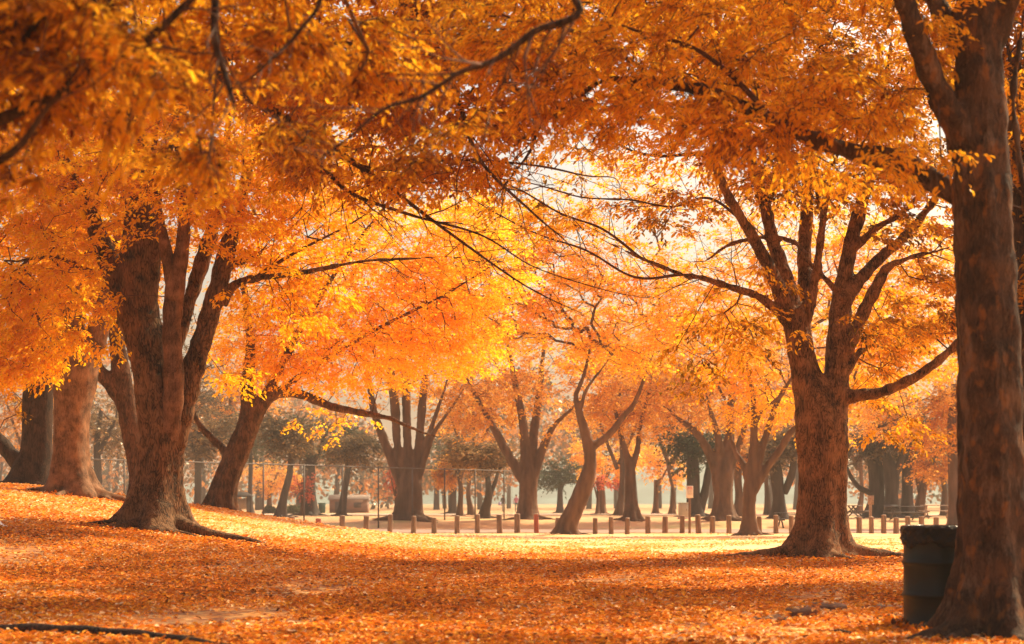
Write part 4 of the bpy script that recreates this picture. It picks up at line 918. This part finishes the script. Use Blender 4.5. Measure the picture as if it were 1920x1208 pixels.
# utility cabinet
cY = 96; cx = PX(1281, cY)
ct = thing('utility_cabinet', 'pale grey metal cabinet behind the bollards, left of the white sign', 'utility box', (cx, cY, gz(cx, cY)))
M['cab'] = simple('cabinet_paint', (.50, .48, .43), .6, noise=.08)
mb = MB(); mb.box((0, 0, .46), (.52, .4, .80), bev=.02); mb.build('body', M['cab'], ct)
mb = MB(); mb.box((0, 0, .885), (.58, .46, .05), bev=.012); mb.build('lid', M['cab'], ct)
mb = MB(); mb.box((0, -.208, .46), (.44, .014, .68), bev=.004); dd = mb.build('door', M['cab'], ct)
mb = MB(); mb.box((.16, -.225, .5), (.02, .02, .12)); mb.build('handle', M['galv'], dd)
mb = MB(); mb.box((0, 0, .03), (.6, .48, .1)); mb.build('plinth', M['path_pale'], ct)

# picnic tables
M['table_dark'] = simple('table_dark', (.10, .085, .08), .7, noise=.2, scale=4)
M['table_pale'] = simple('table_pale', (.45, .34, .27), .75, noise=.15, scale=4)
def picnic(mat, name='picnic_table'):
    root = bpy.data.objects.new(name, None); C.objects.link(root)
    for k in range(4):
        mb = MB(); mb.box((0, (k - 1.5) * .19, .75), (1.8, .17, .045), bev=.008); mb.build('top_plank', mat, root)
    for sg in (-1, 1):
        mb = MB(); mb.box((0, sg * .68, .44), (1.8, .26, .045), bev=.008); mb.build('bench_seat', mat, root)
        mb = MB(); mb.tube([(sg * .65, -.52, 0), (sg * .65, .18, .73)], .045, 6); mb.tube([(sg * .65, .52, 0), (sg * .65, -.18, .73)], .045, 6)
        mb.box((sg * .65, 0, .40), (.05, 1.5, .08)); mb.build('leg_frame', mat, root)
    return root
pd, pp_ = picnic(M['table_dark']), picnic(M['table_pale'])
for src, px, Y, rz, lab in ((pd, 1487, 88.5, .1, 'dark picnic table half hidden behind the big forked trunk'), (pp_, 1758, 98, 0, 'pale-topped picnic table above the drum'),
                            (None, 1600, 97, 1.2, 'dark picnic table seen end-on just right of the big forked trunk'), (None, 1697, 92, .2, 'dark picnic table in front of the narrow dark trunk in the grove')):
    o = src if src else copy_tree(pd)
    x = PX(px, Y); o.location = (x, Y, gz(x, Y)); o.rotation_euler = (0, 0, rz)
    tag(o, lab, 'picnic table', 'picnic tables in the grove')
# barbecue grill
bY = 94; bx = PX(1672, bY)
bt = thing('barbecue_grill', 'low black barbecue grill on a post before the y-forked dark trunk', 'grill', (bx, bY, gz(bx, bY)))
mb = MB(); mb.tube([(0, 0, -.1), (0, 0, .55)], .05, 8); mb.build('post', M['table_dark'], bt)
mb = MB(); mb.box((0, 0, .56), (.75, .45, .03)); mb.box((0, .21, .68), (.75, .025, .25)); mb.box((-.365, 0, .66), (.025, .43, .2)); mb.box((.365, 0, .66), (.025, .43, .2)); mb.build('firebox', M['table_dark'], bt)
mb = MB()
for k in range(12): mb.box((-.33 + k * .06, -.02, .72), (.012, .38, .012))
mb.box((0, -.2, .72), (.7, .015, .015)); mb.build('grate', M['galv'], bt)

# roofed kiosk behind the fence
kY = 118; kx = PX(453, kY); kt = thing('kiosk', 'small dark roofed notice kiosk behind the fence beside the leaning trunk', 'kiosk', (kx, kY, gz(kx, kY)))
for sg in (-1, 1):
    for sy in (-.3, .3):
        mb = MB(); mb.box((sg * .45, sy, .65), (.11, .11, 1.5)); mb.build('post', M['table_dark'], kt)
mb = MB(); V = [(-.72, -.6, 1.38), (.72, -.6, 1.38), (.72, .6, 1.38), (-.72, .6, 1.38), (-.72, -.6, 1.32), (.72, -.6, 1.32), (.72, .6, 1.32), (-.72, .6, 1.32), (-.35, 0, 1.68), (.35, 0, 1.68)]
mb.add(V, [(0, 1, 9, 8), (2, 3, 8, 9), (0, 4, 5, 1), (1, 5, 6, 2), (2, 6, 7, 3), (3, 7, 4, 0), (4, 7, 6, 5)], [(1, 2, 9), (3, 0, 8)]); mb.build('roof', M['bark_far_dark'], kt)
mb = MB(); mb.box((0, 0, .85), (.78, .06, .7)); mb.build('notice_board', M['table_pale'], kt)
# brown shed
hY = 165; hx_ = PX(655, hY); ht = thing('shed', 'low brown shed with a pale roof edge far behind the fence', 'shed', (hx_, hY, gz(hx_, hY)))
M['shed'] = simple('shed_wall', (.26, .15, .11), .85, noise=.15, scale=2)
mb = MB(); mb.box((0, 0, .62), (3.6, 2.4, 1.28)); mb.build('wall', M['shed'], ht)
mb = MB(); V = [(-1.95, -1.35, 1.24), (1.95, -1.35, 1.24), (1.95, 1.35, 1.24), (-1.95, 1.35, 1.24), (-1.95, 0, 1.75), (1.95, 0, 1.75), (-1.95, -1.35, 1.30), (1.95, -1.35, 1.30), (1.95, 1.35, 1.30), (-1.95, 1.35, 1.30)]
mb.add(V, [(0, 3, 2, 1), (0, 1, 7, 6), (2, 3, 9, 8), (6, 7, 5, 4), (8, 9, 4, 5)], [(7, 8, 5), (9, 6, 4)]); mb.add(V, [(1, 2, 8, 7), (3, 0, 6, 9)]); mb.build('roof', simple('shed_roof', (.26, .18, .14), .8), ht)
mb = MB(); mb.box((-.9, -1.215, .55), (.7, .03, 1.05)); d_ = mb.build('door', M['table_dark'], ht)
mb = MB(); mb.box((-.64, -1.24, .55), (.03, .03, .1)); mb.build('handle', M['galv'], d_)
mb = MB(); mb.box((.9, -1.215, .75), (.7, .03, .5)); mb.build('window', M['table_dark'], ht)
# green wheelie bin
wY = 150; wx_ = PX(604, wY); wt = thing('litter_bin', 'small dark green bin left of the brown shed', 'bin', (wx_, wY, gz(wx_, wY)))
M['bin_green'] = simple('bin_green', (.05, .12, .10), .6, noise=.1)
mb = MB(); V = [(x * s_, y * s_, z) for z, s_ in ((0.02, .85), (.85, 1.0)) for x, y in ((-.3, -.3), (.3, -.3), (.3, .3), (-.3, .3))]
mb.add(V, [(0, 3, 2, 1), (4, 5, 6, 7), (0, 1, 5, 4), (1, 2, 6, 5), (2, 3, 7, 6), (3, 0, 4, 7)]); mb.build('body', M['bin_green'], wt)
mb = MB(); mb.box((0, 0, .89), (.66, .66, .07), bev=.02); mb.build('lid', M['bin_green'], wt)

# low bushes
def bush(label, px, Y, wpx, hpx, mat, seed, tn=.5):
    r_ = np.random.default_rng(seed); x = PX(px, Y); z = gz(x, Y); base = (x, Y, z); root = thing('bush', label, 'bush', base)
    rx = wpx * Y / FPX / 2; rz = hpx * Y / FPX; n = 1600
    u = r_.normal(size=(n, 3)); u /= np.linalg.norm(u, axis=1)[:, None]; u[:, 2] = np.abs(u[:, 2]); u *= r_.uniform(.5, 1, (n, 1)) ** .5
    lump = 1 + .2 * Noise(seed, .9)(u * 2)
    q = np.array(base) + u * np.array([rx, rx * .8, rz]) * lump[:, None]
    leaf_mesh('foliage', q, u + r_.normal(size=(n, 3)) * .5, r_.normal(size=(n, 3)) + [0, 0, 1], r_.uniform(.12, .25, n), r_.uniform(.08, .13, n), tn + r_.normal(size=n) * .2, mat, root, base, False)
    mb = MB()
    for k in range(5):
        an = k * 1.25; mb.tube([(0, 0, -.05), (math.cos(an) * rx * .3, math.sin(an) * rx * .3, rz * .5), (math.cos(an) * rx * .6, math.sin(an) * rx * .6, rz * .85)], [.03, .02, .01], 5)
    mb.build('stem', M['twig'], root)
bush('low dark bush behind the fence right of the kiosk', 505, 150, 22, 13, M['leaf_evergreen'], 301, .2)
bush('low teal-green bush left of the tall dark trunk behind the fence', 550, 148, 36, 15, M['leaf_evergreen'], 302, .9)

# ------------------------------------------------------------------ walkers far off
def person(label, px, Y, top, legs, scale=1.0, arm=.5, item=None, stride=.22):
    x = PX(px, Y); z = gz(x, Y); root = thing('person', label, 'person', (x, Y, z), .3)
    me = bpy.data.meshes.new('body'); 
    v = [(0, 0, .98), (0, 0, 1.18), (0, 0, 1.40), (0, 0, 1.52), (0, -.02, 1.62), (0, -.02, 1.74),
         (.10, 0, .93), (.11, stride * .4, .50), (.11, stride, .08), (.11, stride - .14, .03),
         (-.10, 0, .93), (-.11, -stride * .5, .50), (-.11, -stride, .08), (-.11, -stride - .14, .03),
         (.19, 0, 1.42), (.25, -.02, 1.15), (.23, -.16 * arm * 2, .92), (.22, -.20 * arm * 2, .84),
         (-.19, 0, 1.42), (-.25, .04, 1.15), (-.23, .05, .90), (-.22, .04, .82)]
    e = [(0, 1), (1, 2), (2, 3), (3, 4), (4, 5), (0, 6), (6, 7), (7, 8), (8, 9), (0, 10), (10, 11), (11, 12), (12, 13), (2, 14), (14, 15), (15, 16), (16, 17), (2, 18), (18, 19), (19, 20), (20, 21)]
    rad = [.15, .14, .16, .055, .09, .08, .09, .065, .045, .045, .09, .065, .045, .045, .06, .045, .036, .03, .06, .045, .036, .03]
    me.from_pydata(v, e, []); o = bpy.data.objects.new('body', me); C.objects.link(o); o.parent = root
    o.modifiers.new('skin', 'SKIN'); sd = o.modifiers.new('sub', 'SUBSURF'); sd.levels = 1; sd.render_levels = 2
    for i, r_ in enumerate(rad): me.skin_vertices[0].data[i].radius = (r_, r_ * .8)
    me.skin_vertices[0].data[0].use_root = True
    m, t, out = mat_new('walker_clothes'); b = N(t, 'ShaderNodeBsdfPrincipled'); b.inputs['Roughness'].default_value = .8
    tc = N(t, 'ShaderNodeTexCoord'); s_ = N(t, 'ShaderNodeSeparateXYZ'); t.links.new(tc.outputs['Object'], s_.inputs[0])
    mr = N(t, 'ShaderNodeMapRange'); mr.inputs[2].default_value = 2; t.links.new(s_.outputs[2], mr.inputs[0])
    rp = ramp(t, mr.outputs[0], [(0, legs), (.49, legs), (.495, top), (.755, top), (.765, (.42, .22, .14))]); t.links.new(rp, b.inputs['Base Color']); t.links.new(b.outputs[0], out.inputs[0])
    me.materials.append(m)
    hair = MB(); hair.lathe([(.001, 1.83), (.06, 1.82), (.10, 1.77), (.105, 1.70), (.08, 1.66)], (0, .015, 0), 12); hair.build('hair', M['table_dark'], root, True)
    return root
person('distant walker in a dark jacket and dark trousers beside a pale bag', 943, 185, (.04, .03, .06), (.03, .035, .05))
person('distant walker in a pink top and dark teal trousers close to the four-stemmed trunk', 968, 170, (.45, .15, .25), (.02, .08, .09), stride=.1)
x = PX(937, 184.5); bg_ = MB(); bg_.lathe([(.001, .78), (.13, .8), (.17, .95), (.14, 1.1), (.06, 1.17), (.001, 1.18)], (0, 0, 0), 12)
o = bg_.build('bag', simple('bag_lilac', (.42, .38, .62), .6), None, True); o.location = (x, 184.5, gz(x, 184.5) - .1); tag(o, 'pale lilac bag carried at the dark-jacketed walker\'s side', 'bag')

# ------------------------------------------------------------------ foreground stones, roots, edging, paper
M['slab'] = simple('slab', (.17, .085, .055), .8, noise=.55, scale=9, bump=1.0)
def slab(label, px0, px1, Y, dy, h, seed, rz=0.0):
    r_ = np.random.default_rng(seed); xc = PX((px0 + px1) / 2, Y); wd = (px1 - px0) * Y / FPX
    n = 14; th = np.linspace(0, 2 * math.pi, n, endpoint=False) + r_.uniform(-.12, .12, n)
    sq = 1 / np.maximum(np.abs(np.cos(th)), np.abs(np.sin(th))) ** 1.0
    x = np.cos(th) * wd / 2 * sq * r_.uniform(.78, 1.0, n); y = np.sin(th) * dy / 2 * sq * r_.uniform(.85, 1.0, n)
    z0 = gz(xc, Y); V = []
    for zz, s in ((-.12, 1.0), (h - .012, 1.0), (h, .96)):
        V += [(a_ * s, b_ * s, zz + (.012 * math.sin(a_ * 9) if zz > 0 else 0)) for a_, b_ in zip(x, y)]
    q = [(k * n + j, k * n + (j + 1) % n, (k + 1) * n + (j + 1) % n, (k + 1) * n + j) for k in range(2) for j in range(n)]
    V.append((0, 0, h)); tt = [(2 * n + j, 2 * n + (j + 1) % n, 3 * n) for j in range(n)]
    mb = MB(); mb.add(V, q, tt); o = mb.build('stone_slab', M['slab'], None); o.location = (xc, Y, z0); o.rotation_euler = (r_.uniform(-.02, .02), r_.uniform(-.03, .03), rz)
    return tag(o, label, 'stone', 'broken stone slabs along the path edge')
slab('largest broken stone slab with a dark front edge in the middle of the leafy foreground, right half', 1475, 1530, 16.9, .7, .085, 1)
slab('raised slab piece at the right, behind the largest slab', 1526, 1576, 17.6, .6, .08, 2, .2)
slab('low slab at the left of the largest slab, half covered by leaves', 1408, 1478, 16.4, .6, .05, 3, -.1)
slab('long thin slab edge reaching towards the drum', 1590, 1690, 18.3, .5, .045, 4)
def stick(name, label, cat, pts, r0, r1, mat, sides=9):
    pts = smooth_path([(*p, 0) for p in pts], 6)[:, :3]; n = len(pts); rad = np.linspace(r0, r1, n) * (1 + .12 * np.sin(np.arange(n) * 1.3))
    base = pts[0].copy(); mb = MB(); mb.tube(pts, rad, sides); o = mb.build(name, mat, None, True, base); o.location = base
    return tag(o, label, cat)
def gp(px, Y, dz=0.0): x = PX(px, Y); return (x, Y, gz(x, Y) + dz)
stick('dead_branch', 'short dark dead branch lying in the leaves left of the drum base', 'branch', [gp(1546, 14.6, .02), gp(1575, 14.5, .045), gp(1600, 14.35, .03), gp(1618, 14.3, .0)], .022, .012, M['bark_dark'])
stick('surface_root', 'thin surface root running from the path edge towards the drum', 'root', [gp(1640, 16.4, .0), gp(1665, 16.2, .03), gp(1700, 16.0, .02), gp(1720, 15.9, -.02)], .02, .012, M['bark_dark'])
stick('edging_log', 'low dark timber edging sunk in the leaves at the bottom left corner', 'edging', [gp(-60, 14.9, .03), gp(60, 14.6, .04), gp(180, 14.2, .04), gp(300, 13.8, .035), gp(420, 13.3, .01), gp(520, 13.0, -.04)], .055, .04, M['bark_dark'])
# white paper scrap at the left edge
pY = 30; px_ = PX(3, pY); mb = MB(); r_ = np.random.default_rng(4)
gxp, gyp = np.meshgrid(np.linspace(-.13, .09, 7), np.linspace(-.08, .08, 6)); zp = .03 + .10 * np.exp(-((gxp + .05) / .05) ** 2) + r_.uniform(-.02, .02, gxp.shape)
V = np.stack([gxp, gyp, zp], -1).reshape(-1, 3); ii, jj = np.meshgrid(np.arange(6), np.arange(5)); a = (jj * 7 + ii).ravel()
o = mesh_np('paper_scrap', V, np.stack([a, a + 1, a + 8, a + 7], 1), M['sign_white']); sol = o.modifiers.new('thick', 'SOLIDIFY'); sol.thickness = .002
o.location = (px_, pY, gz(px_, pY)); tag(o, 'crumpled white paper scrap on the leaves at the left edge', 'paper')

# ------------------------------------------------------------------ haze
m, t, out = mat_new('haze_air')
pv = N(t, 'ShaderNodeVolumePrincipled'); pv.inputs['Color'].default_value = (1.0, .80, .66, 1); pv.inputs['Density'].default_value = .00095; pv.inputs['Anisotropy'].default_value = 0.0
t.links.new(pv.outputs[0], out.inputs['Volume'])
mb = MB(); mb.box((0, 720, 20), (1300, 1600, 46)); hz = mb.build('haze', m); tag(hz, kind='stuff')
